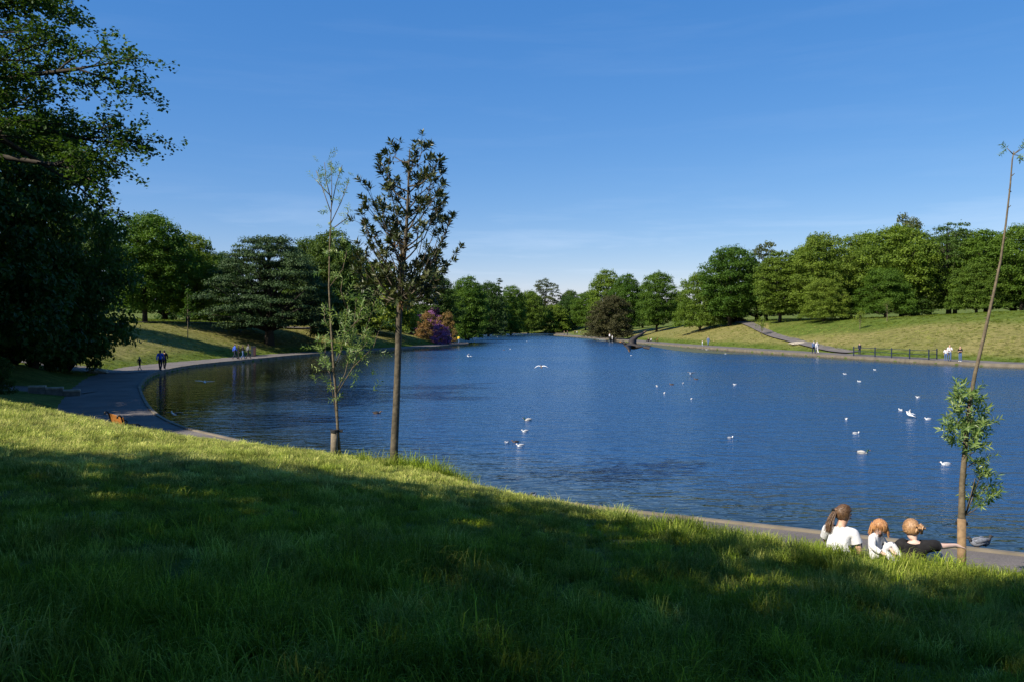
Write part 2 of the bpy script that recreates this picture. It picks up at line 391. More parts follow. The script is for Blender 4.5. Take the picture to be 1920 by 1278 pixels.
# ------------------------------------------------------------------ shoreline and terrain
# x, y, path width, bank terms: z = A(1-exp(-d/B)) + S*min(d, D) + S2*max(d-D, 0)
SH = [
 (52, 0, 2.2, .7, 2.5, .11, 40, 0), (34, 1.5, 2.0, .7, 2.5, .11, 40, 0), (20, 7.6, 2.4, .7, 2.5, .11, 40, 0), (8.7, 13.6, 2.3, .7, 2.5, .11, 40, 0),
 (5.8, 15.1, 2.1, .72, 2.5, .11, 40, 0), (1.6, 17.3, 1.05, .85, 2.0, .11, 40, 0), (-.8, 19.0, .6, .85, 1.3, .11, 40, 0), (-3.5, 21.3, .8, .75, .9, .11, 40, 0), (-6.4, 23.9, 1.5, .8, 1.3, .11, 40, 0),
 (-9.5, 27.4, 2.3, 1.0, 2.0, .11, 30, 0), (-12.8, 31.0, 3.2, .9, 2.4, .11, 30, 0), (-16.4, 36.6, 4.0, .7, 3, .10, 30, 0),
 (-21.5, 46.5, 3.8, .2, 3, .08, 30, 0), (-25, 54, 3.8, 0, 3, .05, 30, 0), (-29.3, 65.5, 4.2, 0, 3, .08, 20, .02), (-31.4, 76, 5, 0, 3, .22, 16, .02),
 (-31.4, 84, 5, 0, 3, .30, 14.5, .01), (-30.3, 93, 5, 0, 3, .31, 14, .01), (-28.6, 107, 5, 0, 3, .31, 14, .01), (-24.8, 120, 5, 0, 3, .31, 14, .01),
 (-18, 138, 5, 0, 3, .30, 13, .01), (-12.5, 160, 5, 0, 3, .30, 11, .01), (-9.6, 178, 4.5, 0, 3, .26, 10, .02), (-13.5, 192, 4, 0, 3, .2, 10, .02),
 (-22, 215, 4, 0, 3, .15, 20, .02), (-26, 260, 4, 0, 3, .12, 25, .02), (-26, 320, 4, 0, 3, .12, 25, .02), (-20, 380, 4, 0, 3, .12, 25, .03),
 (0, 408, 4, 0, 3, .12, 25, .03), (20, 402, 4, 0, 3, .12, 25, .03), (26, 372, 4, 0, 3, .12, 25, .03), (18, 346, 5, 0, 3, .10, 25, .03),
 (22, 300, 5, 0, 3, .12, 25, .03), (28, 249, 5, 0, 3, .20, 22, .03), (30, 189, 5.5, 0, 3, .27, 18, .03), (34, 152, 5.5, 0, 3, .27, 18, .04),
 (40.8, 113, 5.5, 0, 3, .22, 24, .05), (46.8, 89, 5.5, 0, 3, .17, 32, .05), (51, 80, 5.5, 0, 3, .16, 34, .05), (66, 71, 5, 0, 3, .15, 34, .05),
 (84, 56, 5, 0, 3, .15, 30, .05), (91, 38, 5, 0, 3, .15, 30, .05), (84, 20, 4, .4, 3, .12, 30, .05), (70, 7, 3.5, .7, 3, .1, 30, .05)]
SH = np.array(SH, dtype=float)
NS = len(SH)
def catmull(C, per):
    out = []
    for i in range(len(C)):
        p0, p1, p2, p3 = C[i - 1], C[i], C[(i + 1) % len(C)], C[(i + 2) % len(C)]
        n = max(2, int(np.linalg.norm(p2[:2] - p1[:2]) / per))
        for k in range(n):
            t = k / n
            q = 0.5 * ((2 * p1) + (-p0 + p2) * t + (2 * p0 - 5 * p1 + 4 * p2 - p3) * t * t + (-p0 + 3 * p1 - 3 * p2 + p3) * t ** 3)
            lin = p1 * (1 - t) + p2 * t
            q[2:] = lin[2:]
            out.append(q)
    return np.array(out)
SL = catmull(SH, 0.45)
# natural wobble of the edge
NL = len(SL)
tang = np.roll(SL[:, :2], -1, 0) - np.roll(SL[:, :2], 1, 0)
tang /= np.linalg.norm(tang, axis=1)[:, None]
area = 0.5 * np.sum(SL[:, 0] * np.roll(SL[:, 1], -1) - np.roll(SL[:, 0], -1) * SL[:, 1])
NRM = np.stack([tang[:, 1], -tang[:, 0]], 1) * (1 if area > 0 else -1)   # points to the land
kd = kdtree.KDTree(NL)
for i in range(NL): kd.insert((SL[i, 0], SL[i, 1], 0), i)
kd.balance()

def shore_info(X, Y):
    """signed distance to the water's edge (land positive) and nearest shoreline index"""
    X = np.asarray(X, float).ravel(); Y = np.asarray(Y, float).ravel()
    d = np.empty(len(X)); idx = np.empty(len(X), dtype=int)
    for i in range(len(X)):
        co, j, dist = kd.find((X[i], Y[i], 0)); d[i] = dist; idx[i] = j
    px, py = SL[:, 0], SL[:, 1]; qx, qy = np.roll(px, -1), np.roll(py, -1)
    inside = np.zeros(len(X), bool)
    for k in range(NL):
        c = ((py[k] > Y) != (qy[k] > Y))
        if c.any():
            xx = (qx[k] - px[k]) * (Y - py[k]) / (qy[k] - py[k] + 1e-12) + px[k]
            inside ^= (c & (X < xx))
    return np.where(inside, -d, d), idx

def land_h(X, Y, d, idx):
    W, A, B, S, D, S2 = (SL[idx, k] for k in range(2, 8))
    e = np.maximum(d - W, 0)
    z = A * (1 - np.exp(-e / B)) + S * np.minimum(e, D) + S2 * np.maximum(e - D, 0)
    # rounded crest instead of a kink
    k = np.exp(-((e - D) / 4.0) ** 2) * 0.25 * (S > 0.14)
    z = z - k
    z = z + sstep(0, 6, e) * 0.05 * np.maximum(0, -X - 8) * (1 - sstep(33, 42, Y))           # the near bank climbs to the left
    z = z + 1.7 * np.exp(-((X + 41) / 8.0) ** 2 - ((Y - 55) / 5.0) ** 2) * sstep(0, 4, e)      # grass wedge between two side paths
    z = z + sstep(0.5, 5, e) * 0.22 * (fbm(X, Y, 9.0, 3) - 0.5) + sstep(0.3, 2, e) * 0.10 * (fbm(X, Y, 1.6, 9) - 0.5)
    z = z + sstep(12, 40, e) * 2.2 * (fbm(X, Y, 60.0, 21) - 0.5) * sstep(60, 140, Y)
    z = np.where(d < W, -0.07, z)
    z = np.where(d < 0.12, -0.07 + np.minimum(d - 0.12, 0) * 0.9, z)
    return np.maximum(z, -2.2)
def H(x, y):
    d, i = shore_info([x], [y]); return float(land_h(np.array([x]), np.array([y]), d, i)[0])

angs = np.concatenate([np.arange(-180, -44, 2.0), np.arange(-44, 44, 0.165), np.arange(44, 180, 2.0)])
rads = np.concatenate([[0.3], np.geomspace(0.8, 60, 150), np.geomspace(60, 460, 96)[1:], np.geomspace(460, 2600, 14)[1:]])
AA, RR = np.meshgrid(np.radians(angs), rads)
GX, GY = RR * np.sin(AA), RR * np.cos(AA)
gd, gi = shore_info(GX, GY)
gz = land_h(GX.ravel(), GY.ravel(), gd, gi)
na, nr = len(angs), len(rads)
ii = np.arange(nr * na).reshape(nr, na)
a, b_ = ii[:-1], ii[1:]
quads = np.stack([a, b_, np.roll(b_, -1, 1), np.roll(a, -1, 1)], -1).reshape(-1, 4)[:, ::-1]
Vt = np.stack([GX.ravel(), GY.ravel(), gz], 1)
centre = len(Vt)
terrain = mesh_np('ground', Vt, quads, M['grass_ground'], smooth=True)
# how dry and tan the turf is: mown banks tan, verges by the path and rough grass under the trees green
e_ = gd - SL[gi, 2]
fx, fy = GX.ravel(), GY.ravel()
dry = np.full(len(fx), 0.15)
far = sstep(60, 75, fy)
right = far * (fx > 15) * (fy < 330)
dry_r = 0.85 * sstep(1.0, 4.5, e_) * (1 - sstep(15, 19, e_ + 5 * (fbm(fx, fy, 25, 5) - 0.5) - 0.16 * np.maximum(0, 130 - fy) * 1.0))
left = far * (fx < 0) * (fy < 190)
dry_l = 0.72 * sstep(1.0, 4.0, e_) * (1 - sstep(14, 17, e_))
dry = np.where(right > 0.5, dry_r, dry); dry = np.where(left > 0.5, dry_l, dry)
at = terrain.attributes.new('dry', 'FLOAT', 'POINT'); at.data.foreach_set('value', dry.astype(np.float32))
tag(link('ground', terrain), 'grassy park ground with banks sloping down to the lake', kind='structure')

# lake: a sheet over the water cells only
WL = -0.25
wr = np.concatenate([np.geomspace(8, 60, 60), np.geomspace(60, 460, 70)[1:]])
wa = np.concatenate([np.arange(-60, 130, 0.8)])
AA, RR = np.meshgrid(np.radians(wa), wr)
WX, WY = RR * np.sin(AA), RR * np.cos(AA)
wd, wi = shore_info(WX, WY)
n1, n2 = len(wr), len(wa); ii = np.arange(n1 * n2).reshape(n1, n2)
q = np.stack([ii[:-1, :-1], ii[:-1, 1:], ii[1:, 1:], ii[1:, :-1]], -1).reshape(-1, 4)[:, ::-1]
q = q[(wd[q] < 0.1).any(1)]
V = np.stack([WX.ravel(), WY.ravel(), np.full(WX.size, WL)], 1)
used = np.unique(q); remap = np.zeros(len(V), int); remap[used] = np.arange(len(used))
# ripples are small in the sheltered left bay and close under the banks
chop = 0.14 + 0.86 * sstep(-22, 1, V[:, 0] + 0.10 * (V[:, 1] - 60))
chop = np.minimum(chop, 0.25 + 0.75 * sstep(0.5, 9.0, -wd))
chop = chop * (1 - 0.35 * sstep(120, 330, V[:, 1]))
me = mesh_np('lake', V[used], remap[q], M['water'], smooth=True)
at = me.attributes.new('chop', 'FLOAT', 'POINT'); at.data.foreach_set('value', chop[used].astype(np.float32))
deep = sstep(-20, -2, V[:, 0] + 0.05 * (V[:, 1] - 40)) * sstep(0.5, 7, -wd)  # mask for the painted dark reflection in the bay and near banks, not depth
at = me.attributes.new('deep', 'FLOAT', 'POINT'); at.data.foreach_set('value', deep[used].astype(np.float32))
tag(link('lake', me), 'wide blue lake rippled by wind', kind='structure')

# kerb and lakeside path, ribbons that follow the water's edge
def ring_ribbon(offs, zs, name, mat, label, jit=0.0):
    rows = []
    for o, z in zip(offs, zs):
        oo = o if not callable(o) else o(SL)
        w = (jit * (fbm(SL[:, 0], SL[:, 1], 1.1, 4) - 0.5))
        rows.append(np.stack([SL[:, 0] + NRM[:, 0] * (oo + w), SL[:, 1] + NRM[:, 1] * (oo + w), np.full(NL, z) + 0.3 * w], 1))
    V = np.concatenate(rows); k = len(rows); ii = np.arange(k * NL).reshape(k, NL)
    a, b = ii[:-1], ii[1:]
    q = np.stack([a, np.roll(a, -1, 1), np.roll(b, -1, 1), b], -1).reshape(-1, 4)
    return tag(link(name, mesh_np(name, V, q, mat)), label, kind='structure')
ring_ribbon([0.02, 0.0, 0.15, 0.18], [-1.6, 0.035, 0.045, -0.1], 'kerb', M['kerb_stone'], 'pale stone kerb along the water edge', 0.07)
ring_ribbon([0.13, 0.6, lambda s: s[:, 2] * 0.6, lambda s: s[:, 2] + 0.25], [0.0, 0.012, 0.02, 0.0], 'lakeside_path', M['asphalt'], 'grey asphalt path around the lake')

def ribbon(name, pts, width, mat, label, lift=0.05, sub=8):
    pts = [Vector((p[0], p[1], 0)) for p in pts]
    C = []
    for i in range(len(pts) - 1):
        p0, p1, p2, p3 = pts[max(i - 1, 0)], pts[i], pts[i + 1], pts[min(i + 2, len(pts) - 1)]
        for k in range(sub):
            t = k / sub
            C.append(0.5 * ((2 * p1) + (p2 - p0) * t + (2 * p0 - 5 * p1 + 4 * p2 - p3) * t * t + (3 * p1 - p0 - 3 * p2 + p3) * t ** 3))
    C.append(pts[-1]); X, Y = [], []
    for i, c in enumerate(C):
        t = (C[min(i + 1, len(C) - 1)] - C[max(i - 1, 0)]).normalized(); nn = Vector((t.y, -t.x, 0))
        for k in range(7):
            q = c + nn * (k / 6 - 0.5) * width; X.append(q.x); Y.append(q.y)
    X, Y = np.array(X), np.array(Y); d, i = shore_info(X, Y)
    Z = np.maximum(land_h(X, Y, d, i), 0.0) + lift
    Z = Z.reshape(-1, 7); Z[:, :] = Z * 0.5 + Z.mean(1, keepdims=True) * 0.5
    V = np.stack([X, Y, Z.ravel()], 1); ii = np.arange(len(X)).reshape(-1, 7)
    q = np.stack([ii[:-1, :-1], ii[:-1, 1:], ii[1:, 1:], ii[1:, :-1]], -1).reshape(-1, 4)
    return tag(link(name, mesh_np(name, V, q, mat, smooth=True)), label, kind='structure')
def gp(px, py, z):
    """ground point seen at a pixel when the ground there is z high"""
    Y = (CAM_Z - z) * F / (py - HOR); return ((px - CX) / F * Y, Y)
ribbon('side_path', [(-24.5, 45.5), (-29, 46), (-36, 47), (-46, 47), (-60, 44)], 3.0, M['asphalt'], 'asphalt side path climbing away on the left')
ribbon('side_path', [(-31, 66), (-38, 68), (-46, 68), (-60, 66), (-80, 60)], 3.4, M['asphalt'], 'asphalt path branching under the dark trees', 0.06)
def hit(px, py, y0=20.0, y1=420.0):
    """where the sight line through a pixel meets the ground"""
    ys = np.geomspace(y0, y1, 500); pts = [P(px, py, y) for y in ys]
    X = np.array([p.x for p in pts]); Z = np.array([p.z for p in pts]); d, i = shore_info(X, ys)
    g = np.maximum(land_h(X, ys, d, i), 0.0); k = np.where((Z <= g) & (d > 0))[0]
    k = k[0] if len(k) else len(ys) - 1
    return (float(X[k]), float(ys[k]))
# rough green grass above the mown part of the right bank
line = [hit(a, b) for a, b in ((1450, 632), (1500, 636), (1620, 627), (1760, 611), (1920, 599), (2300, 596))]
lt = np.array([math.atan2(p[0], p[1]) for p in line]); lr = np.array([math.hypot(*p) for p in line])
th_, rr2 = np.arctan2(fx, fy), np.hypot(fx, fy)
rb = np.interp(th_, lt, lr) + 8 * (fbm(fx, fy, 12, 71) - .5)
gm = sstep(0, 6, rr2 - rb) * (th_ > lt[0] - .004) * (th_ < 1.2) * (fy > 40) * (gd > 6)
dry2 = dry * (1 - gm) + (.06) * gm
terrain.attributes['dry'].data.foreach_set('value', dry2.astype(np.float32))
bp_ = [hit(a, b) for a, b in ((1600, 662), (1560, 655), (1515, 645), (1470, 633), (1440, 623), (1418, 613), (1400, 606))]
q_ = Vector(bp_[-1]) - Vector(bp_[-2]); bp_.append(tuple(Vector(bp_[-1]) + q_.normalized() * 25))
print('bank path', [(round(a), round(b)) for a, b in bp_])
ribbon('bank_path', bp_, 2.7, M['asphalt'], 'path climbing the right bank into the trees', 0.10)
ribbon('crest_path', [(-70, 92), (-56, 104), (-50, 112), (-46, 122), (-38, 134), (-30, 152)], 2.2, M['asphalt'], 'path along the top of the left bank', 0.07)

# ------------------------------------------------------------------ trees
def leaf_quads(Pn, Nn, size, g, aspect=0.62, fold=0.15):
    """one folded leaf-shaped quad per point"""
    n = len(Pn)
    Nn = Nn / (np.linalg.norm(Nn, axis=1)[:, None] + 1e-9)
    t = g.normal(size=(n, 3)); u = np.cross(Nn, t); u /= (np.linalg.norm(u, axis=1)[:, None] + 1e-9)
    v = np.cross(Nn, u)
    s = np.asarray(size).reshape(-1, 1)
    sk = g.uniform(-0.25, 0.25, (n, 1))
    a = Pn - u * s; b = Pn + v * s * aspect + Nn * s * fold + u * s * sk; c = Pn + u * s; d = Pn - v * s * aspect + Nn * s * fold + u * s * sk
    V = np.stack([a, b, c, d], 1).reshape(-1, 3)
    return V, np.arange(4 * n).reshape(-1, 4)

SHAPES = {
 'round': lambda t: np.sin(np.pi * np.clip(0.10 + 0.86 * t, 0, 1)) ** 0.62,
 'tall': lambda t: np.sin(np.pi * np.clip(0.16 + 0.80 * t, 0, 1)) ** 0.8,
 'dome': lambda t: np.sqrt(np.clip(1 - (0.18 + 0.80 * t) ** 2.4, 0.02, 1)),
 'cone': lambda t: 1.02 - t,
 'cedar': lambda t: np.where(t < 0.3, 0.75 + 0.25 * t / 0.3, np.clip(1.0 - 0.62 * ((t - 0.3) / 0.7) ** 1.4, 0.05, 1)),
}
def crown(name, seed, h, base, Rr, shape, ncl, clr, per, leaf, flat, mat, limbs=14, inner=0.45, trunk_r=0.32, droop=0.0, limb_r=0.09, up=0.26, topdown=False, surf=0.4):
    g = np.random.default_rng(seed)
    ph = g.uniform(0, 6.28, 4)
    C = []
    for i in range(ncl):
        best = None; bd = -1
        for k in range(6):
            t = g.uniform(0, 1); th = g.uniform(0, 6.283)
            lob = 1 + 0.16 * math.sin(3 * th + ph[0] + 3 * t) + 0.10 * math.sin(5 * th + ph[1] - 5 * t)
            r = Rr * float(SHAPES[shape](np.array(t))) * lob * (g.uniform(0, 1) ** surf)
            z = base + (h - base - clr * 0.6) * t
            p = np.array([r * math.cos(th), r * math.sin(th), z - droop * (r / Rr) ** 2])
            dmin = min((np.sum(((p - c) * [1, 1, 1.4]) ** 2) for c in C), default=9)
            if dmin > bd: bd, best = dmin, p
        C.append(best)
    C = np.array(C)
    # leaves clothe the upper side of each clump, fewer hang below
    rs = clr * g.uniform(0.65, 1.25, len(C))
    rep = np.maximum(8, (per * (rs / clr) ** 2)).astype(int)
    ci = np.repeat(np.arange(len(C)), rep); n = len(ci)
    D = g.normal(size=(n, 3)); D /= np.linalg.norm(D, axis=1)[:, None]
    D[:, 2] = np.where(D[:, 2] < -0.25, -D[:, 2] * 0.6, D[:, 2])
    rad = rs[ci] * (inner + (1.05 - inner) * g.uniform(0, 1, n) ** 0.5)
    bump = 1 + 0.22 * np.sin(D[:, 0] * 7 + ci) + 0.18 * np.sin(D[:, 1] * 9 + 2 * ci)
    Pn = C[ci] + D * (rad * bump)[:, None] * np.array([1, 1, flat])
    Nn = D * 0.55 + np.array([0, 0, up]) + g.normal(size=(n, 3)) * 0.42
    sz = leaf * g.uniform(0.6, 1.3, n)
    V, Q = leaf_quads(Pn, Nn, sz, g)
    crnd = g.uniform(0, 1, len(C))
    rv = np.clip(0.55 * g.uniform(0, 1, n) + 0.45 * crnd[ci], 0, 1)
    cm = mesh_np(name + '_crown', V, Q, mat, rv)
    mb = MB()
    wob = g.normal(size=(6, 2)) * 0.012 * h
    tp = [(wob[i, 0] * i / 5, wob[i, 1] * i / 5, z) for i, z in enumerate(np.linspace(-0.3, h * 0.72, 6))]
    mb.tube(tp, [trunk_r * 1.35, trunk_r, trunk_r * 0.8, trunk_r * 0.6, trunk_r * 0.38, trunk_r * 0.15], 8)
    for i in g.choice(len(C), min(limbs, len(C)), replace=False):
        c = C[i]; z0 = max(base * 0.8, c[2] - 0.5 * math.hypot(c[0], c[1]) - 0.12 * h)
        f = min(max(z0 / (h * 0.72), 0), 1) * 5; k = min(int(f), 4)
        s0 = Vector(tp[k]).lerp(Vector(tp[k + 1]), f - k)
        mid = s0.lerp(Vector(c), 0.5) + Vector((0, 0, 0.04 * h))
        mb.tube([s0, mid, Vector(c)], [limb_r * 1.4, limb_r, limb_r * 0.35], 5)
    return cm, mb.mesh(name + '_trunk', M['bark'], True), h, Rr

VAR = {}
VAR['round'] = crown('round_tree', 11, 16, 2.0, 6.2, 'round', 190, 1.25, 230, 0.17, 0.95, M['leaf_green'])
VAR['tall'] = crown('tall_tree', 12, 18, 2.2, 5.2, 'tall', 190, 1.15, 220, 0.17, 0.95, M['leaf_green'])
VAR['dome'] = crown('dome_tree', 13, 15, 1.2, 7.0, 'dome', 200, 1.3, 230, 0.17, 0.90, M['leaf_green'])
VAR['airy'] = crown('airy_tree', 14, 17, 4.0, 5.0, 'round', 90, 0.95, 90, 0.17, 0.7, M['leaf_olive'], limbs=45, limb_r=0.06)
VAR['shade'] = crown('shade_tree', 23, 16, 3.5, 6.2, 'round', 140, 1.25, 112, 0.21, 0.74, M['leaf_green'])
VAR['wispy'] = crown('wispy_tree', 24, 17, 3.0, 4.6, 'tall', 150, 0.75, 70, 0.18, 1.0, M['leaf_olive'], limbs=50, limb_r=0.06)
VAR['low'] = crown('low_tree', 15, 8, 0.3, 4.6, 'dome', 110, 1.0, 190, 0.16, 0.75, M['leaf_green'], trunk_r=0.22)
VAR['conifer'] = crown('conifer', 16, 18, 0.8, 3.2, 'cone', 110, 0.9, 150, 0.17, 0.45, M['conifer'], droop=1.0, trunk_r=0.25)
VAR['shrub'] = crown('shrub', 17, 4, 0.1, 2.2, 'dome', 60, 0.55, 130, 0.10, 0.8, M['leaf_green'], trunk_r=0.09, limbs=8, limb_r=0.03)
VAR['cedar'] = crown('cedar', 18, 13.5, 2.2, 9.6, 'cedar', 260, 1.8, 380, 0.13, 0.30, M['cedar_needles'], limbs=60, inner=0.1, trunk_r=0.62, limb_r=0.11, up=0.55, droop=0.9, surf=0.5)
SPECIES = {'shade': 'broadleaf_tree', 'wispy': 'broadleaf_tree', 'round': 'broadleaf_tree', 'tall': 'broadleaf_tree', 'dome': 'broadleaf_tree', 'airy': 'broadleaf_tree', 'low': 'broadleaf_tree',
           'conifer': 'conifer_tree', 'shrub': 'shrub', 'cedar': 'cedar_tree'}
first = {}
def tree(px, Y, top, wpx, kind, label, group=None, mat=None, rz=None, base_py=None, X=None, height=None, radius=None, cat='tree'):
    x = (px - CX) / F * Y if X is None else X
    z = H(x, Y)
    cm, tm, h, Rr = VAR[kind]
    hh = (P(0, top, Y).z - z) if height is None else height
    rr = wpx * Y / F / 2 if radius is None else radius
    root = empty(SPECIES[kind], (x, Y, z - 0.05), random.uniform(0, 6.28) if rz is None else rz)
    root.scale = (rr / Rr * 0.92, rr / Rr * 0.92, hh / h)
    t = link('trunk', tm, root); c = link('crown', cm, root)
    if mat is not None:
        c.material_slots[0].link = 'OBJECT'; c.material_slots[0].material = M[mat]
    tag(root, label, cat, group)
    return root

GL, GR, GF = 'trees on the left bank', 'trees along the top of the right bank', 'trees around the far end of the lake'
T = [
 # left bank
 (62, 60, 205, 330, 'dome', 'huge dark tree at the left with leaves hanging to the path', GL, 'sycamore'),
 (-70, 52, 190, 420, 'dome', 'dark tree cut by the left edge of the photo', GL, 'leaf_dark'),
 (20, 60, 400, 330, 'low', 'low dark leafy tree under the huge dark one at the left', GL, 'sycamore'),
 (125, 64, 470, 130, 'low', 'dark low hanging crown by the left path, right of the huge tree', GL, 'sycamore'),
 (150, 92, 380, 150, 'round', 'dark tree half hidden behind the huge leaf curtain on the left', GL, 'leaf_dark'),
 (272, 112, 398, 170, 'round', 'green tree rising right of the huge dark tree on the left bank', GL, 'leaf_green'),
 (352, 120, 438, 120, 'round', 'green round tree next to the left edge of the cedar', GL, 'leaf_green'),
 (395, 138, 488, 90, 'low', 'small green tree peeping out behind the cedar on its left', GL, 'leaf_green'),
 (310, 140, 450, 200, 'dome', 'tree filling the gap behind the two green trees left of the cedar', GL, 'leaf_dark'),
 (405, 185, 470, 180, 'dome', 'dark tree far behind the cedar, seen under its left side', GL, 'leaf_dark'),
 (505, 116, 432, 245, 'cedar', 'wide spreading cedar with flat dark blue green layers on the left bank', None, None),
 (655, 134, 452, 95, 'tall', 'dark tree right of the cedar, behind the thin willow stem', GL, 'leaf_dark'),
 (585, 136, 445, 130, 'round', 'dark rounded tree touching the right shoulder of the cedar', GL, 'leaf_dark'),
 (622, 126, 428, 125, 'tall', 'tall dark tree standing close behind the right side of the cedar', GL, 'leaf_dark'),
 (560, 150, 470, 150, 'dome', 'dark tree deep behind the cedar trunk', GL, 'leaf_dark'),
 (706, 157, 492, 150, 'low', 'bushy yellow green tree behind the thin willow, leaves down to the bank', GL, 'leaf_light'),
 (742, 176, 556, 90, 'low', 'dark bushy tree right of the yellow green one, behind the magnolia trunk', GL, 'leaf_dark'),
 (812, 185, 514, 110, 'round', 'dark tree above the purple rhododendrons', GL, 'leaf_dark'),
 # far end
 (878, 222, 516, 86, 'tall', 'bright green tree right of the rhododendrons at the far end', GF, 'leaf_green'),
 (862, 300, 540, 90, 'round', 'dark tree behind the bright green one beside the rhododendrons', GF, 'leaf_dark'),
 (915, 300, 529, 70, 'round', 'dull green tree left of the pointed conifer at the far end', GF, 'leaf_dark'),
 (936, 330, 519, 36, 'conifer', 'pointed dark conifer at the far end of the lake', None, None),
 (958, 340, 534, 60, 'tall', 'green tree right of the pointed conifer', GF, 'leaf_green'),
 (990, 400, 545, 66, 'round', 'yellow green rounded tree in the middle of the far shore', GF, 'leaf_light'),
 (1021, 440, 523, 70, 'wispy', 'tall brownish thin leaved tree above the far shore', GF, 'leaf_olive'),
 (1062, 420, 556, 58, 'low', 'low dark rounded tree beside the far water end', GF, 'leaf_dark'),
 (1040, 408, 572, 66, 'low', 'low deep green tree spreading over the far path', GF, 'leaf_green'),
 (1070, 450, 544, 44, 'round', 'dark round top behind the low far trees', GF, 'leaf_dark'),
 (1098, 400, 547, 58, 'round', 'green round tree left of the brown purple tree', GF, 'leaf_green'),
 (975, 450, 556, 90, 'dome', 'tree in the second row behind the yellow green far tree', GF, 'leaf_green'),
 (930, 420, 560, 100, 'dome', 'tree in the second row behind the pointed conifer', GF, 'leaf_dark'),
 # right bank
 (1138, 262, 504, 74, 'tall', 'tall green tree behind the brown purple tree', GR, 'leaf_green'),
 (1176, 252, 512, 72, 'tall', 'tall green tree right behind the brown purple tree', GR, 'leaf_green'),
 (1146, 228, 552, 92, 'dome', 'low broad brown purple tree at the foot of the tall pair', None, 'leaf_purple'),
 (1231, 236, 510, 76, 'round', 'single green tree with rounded top on the right bank crest', GR, 'leaf_green'),
 (1272, 262, 552, 70, 'round', 'pale green tree in the gap beside the big bank trees', GR, 'leaf_light'),
 (1205, 300, 556, 80, 'dome', 'tree in the second row behind the single rounded one', GR, 'leaf_dark'),
 (1312, 190, 508, 90, 'dome', 'green tree with low branches at the left end of the big bank row', GR, 'leaf_green'),
 (1368, 184, 461, 122, 'round', 'big pointed top tree above the small copper tree', GR, 'leaf_green'),
 (1374, 196, 564, 54, 'low', 'small copper leaved tree beside the top of the bank path', None, 'leaf_copper'),
 (1436, 186, 453, 96, 'wispy', 'tall thin leaved tree where the bank path meets the wood', GR, 'leaf_olive'),
 (1462, 166, 470, 96, 'tall', 'pale green tree right of the bank path', GR, 'leaf_light'),
 (1500, 186, 462, 80, 'tall', 'green tree squeezed between the pale one and the domed one', GR, 'leaf_green'),
 (1543, 158, 438, 130, 'round', 'large green domed tree in the middle of the right bank row', GR, 'leaf_light'),
 (1612, 168, 436, 118, 'round', 'green tree right of the large domed one', GR, 'leaf_green'),
 (1545, 150, 520, 90, 'dome', 'low green crown in front of the large domed tree', GR, 'leaf_light'),
 (1690, 154, 422, 150, 'round', 'broad dark green tree in the tallest part of the right row', GR, 'leaf_green'),
 (1697, 205, 402, 110, 'wispy', 'bare topped brownish tree showing above the right row', GR, 'leaf_olive'),
 (1660, 148, 500, 110, 'dome', 'low light green crown in front of the broad dark tree', GR, 'leaf_green'),
 (1778, 152, 414, 130, 'airy', 'open crowned dark tree with sky showing through its top', GR, 'leaf_dark'),
 (1790, 172, 432, 140, 'round', 'dark tree filling in behind the open crowned one', GR, 'leaf_dark'),
 (1848, 146, 428, 120, 'tall', 'tall tree left of the leaning willow top', GR, 'leaf_green'),
 (1830, 142, 490, 100, 'dome', 'low pale crown under the tall trees by the leaning willow', GR, 'leaf_light'),
 (1915, 140, 422, 130, 'round', 'tree behind the leaning willow stem at the right edge', GR, 'leaf_green'),
 (2010, 136, 430, 150, 'round', 'tree just past the right edge of the row', GR, 'leaf_dark'),
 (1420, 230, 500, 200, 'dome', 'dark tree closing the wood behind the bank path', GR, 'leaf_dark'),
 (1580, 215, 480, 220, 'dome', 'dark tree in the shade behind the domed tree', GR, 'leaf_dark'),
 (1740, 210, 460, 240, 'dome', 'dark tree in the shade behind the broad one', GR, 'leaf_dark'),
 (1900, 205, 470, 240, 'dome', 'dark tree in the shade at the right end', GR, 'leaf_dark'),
]
for (px, Y, top, w, kind, label, grp, mat) in T:
    tree(px, Y, top, w, kind, label, grp, mat)

# trees behind the photographer; their shade lies across the foreground
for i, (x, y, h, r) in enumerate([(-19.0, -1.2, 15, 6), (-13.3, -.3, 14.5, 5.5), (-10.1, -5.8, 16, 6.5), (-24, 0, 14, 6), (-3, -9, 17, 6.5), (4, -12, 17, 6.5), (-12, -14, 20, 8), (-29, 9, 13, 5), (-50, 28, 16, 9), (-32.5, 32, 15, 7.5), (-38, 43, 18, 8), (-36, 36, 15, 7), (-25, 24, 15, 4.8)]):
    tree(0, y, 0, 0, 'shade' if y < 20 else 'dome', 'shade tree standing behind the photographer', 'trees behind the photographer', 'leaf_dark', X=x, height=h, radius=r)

# shrubs
for (px, Y, top, w, mat, label) in [
    (800, 172, 586, 46, 'orange_bloom', 'rust coloured rhododendron bush on the left of the flowering clump'),
    (814, 180, 574, 42, 'purple_bloom', 'tall purple rhododendron in the middle of the flowering clump'),
    (836, 176, 586, 46, 'orange_bloom', 'rust coloured rhododendron bush on the right of the flowering clump'),
    (826, 168, 608, 44, 'purple_bloom', 'low purple rhododendron just behind the standing group'),
    (785, 176, 588, 32, 'purple_bloom', 'small lilac rhododendron half hidden by the bushy tree'),
    (4, 40, 668, 46, 'leaf_dark', 'dark shrub at the left edge above the grass'),
    (1593, 152, 590, 26, 'leaf_green', 'small shrub under the right bank trees'),
    (1728, 150, 560, 50, 'leaf_dark', 'dark bush below the open crowned tree')]:
    tree(px, Y, top, w, 'shrub', label, 'shrubs' if 'rhodo' not in label else 'rhododendron clump', mat, cat='shrub')

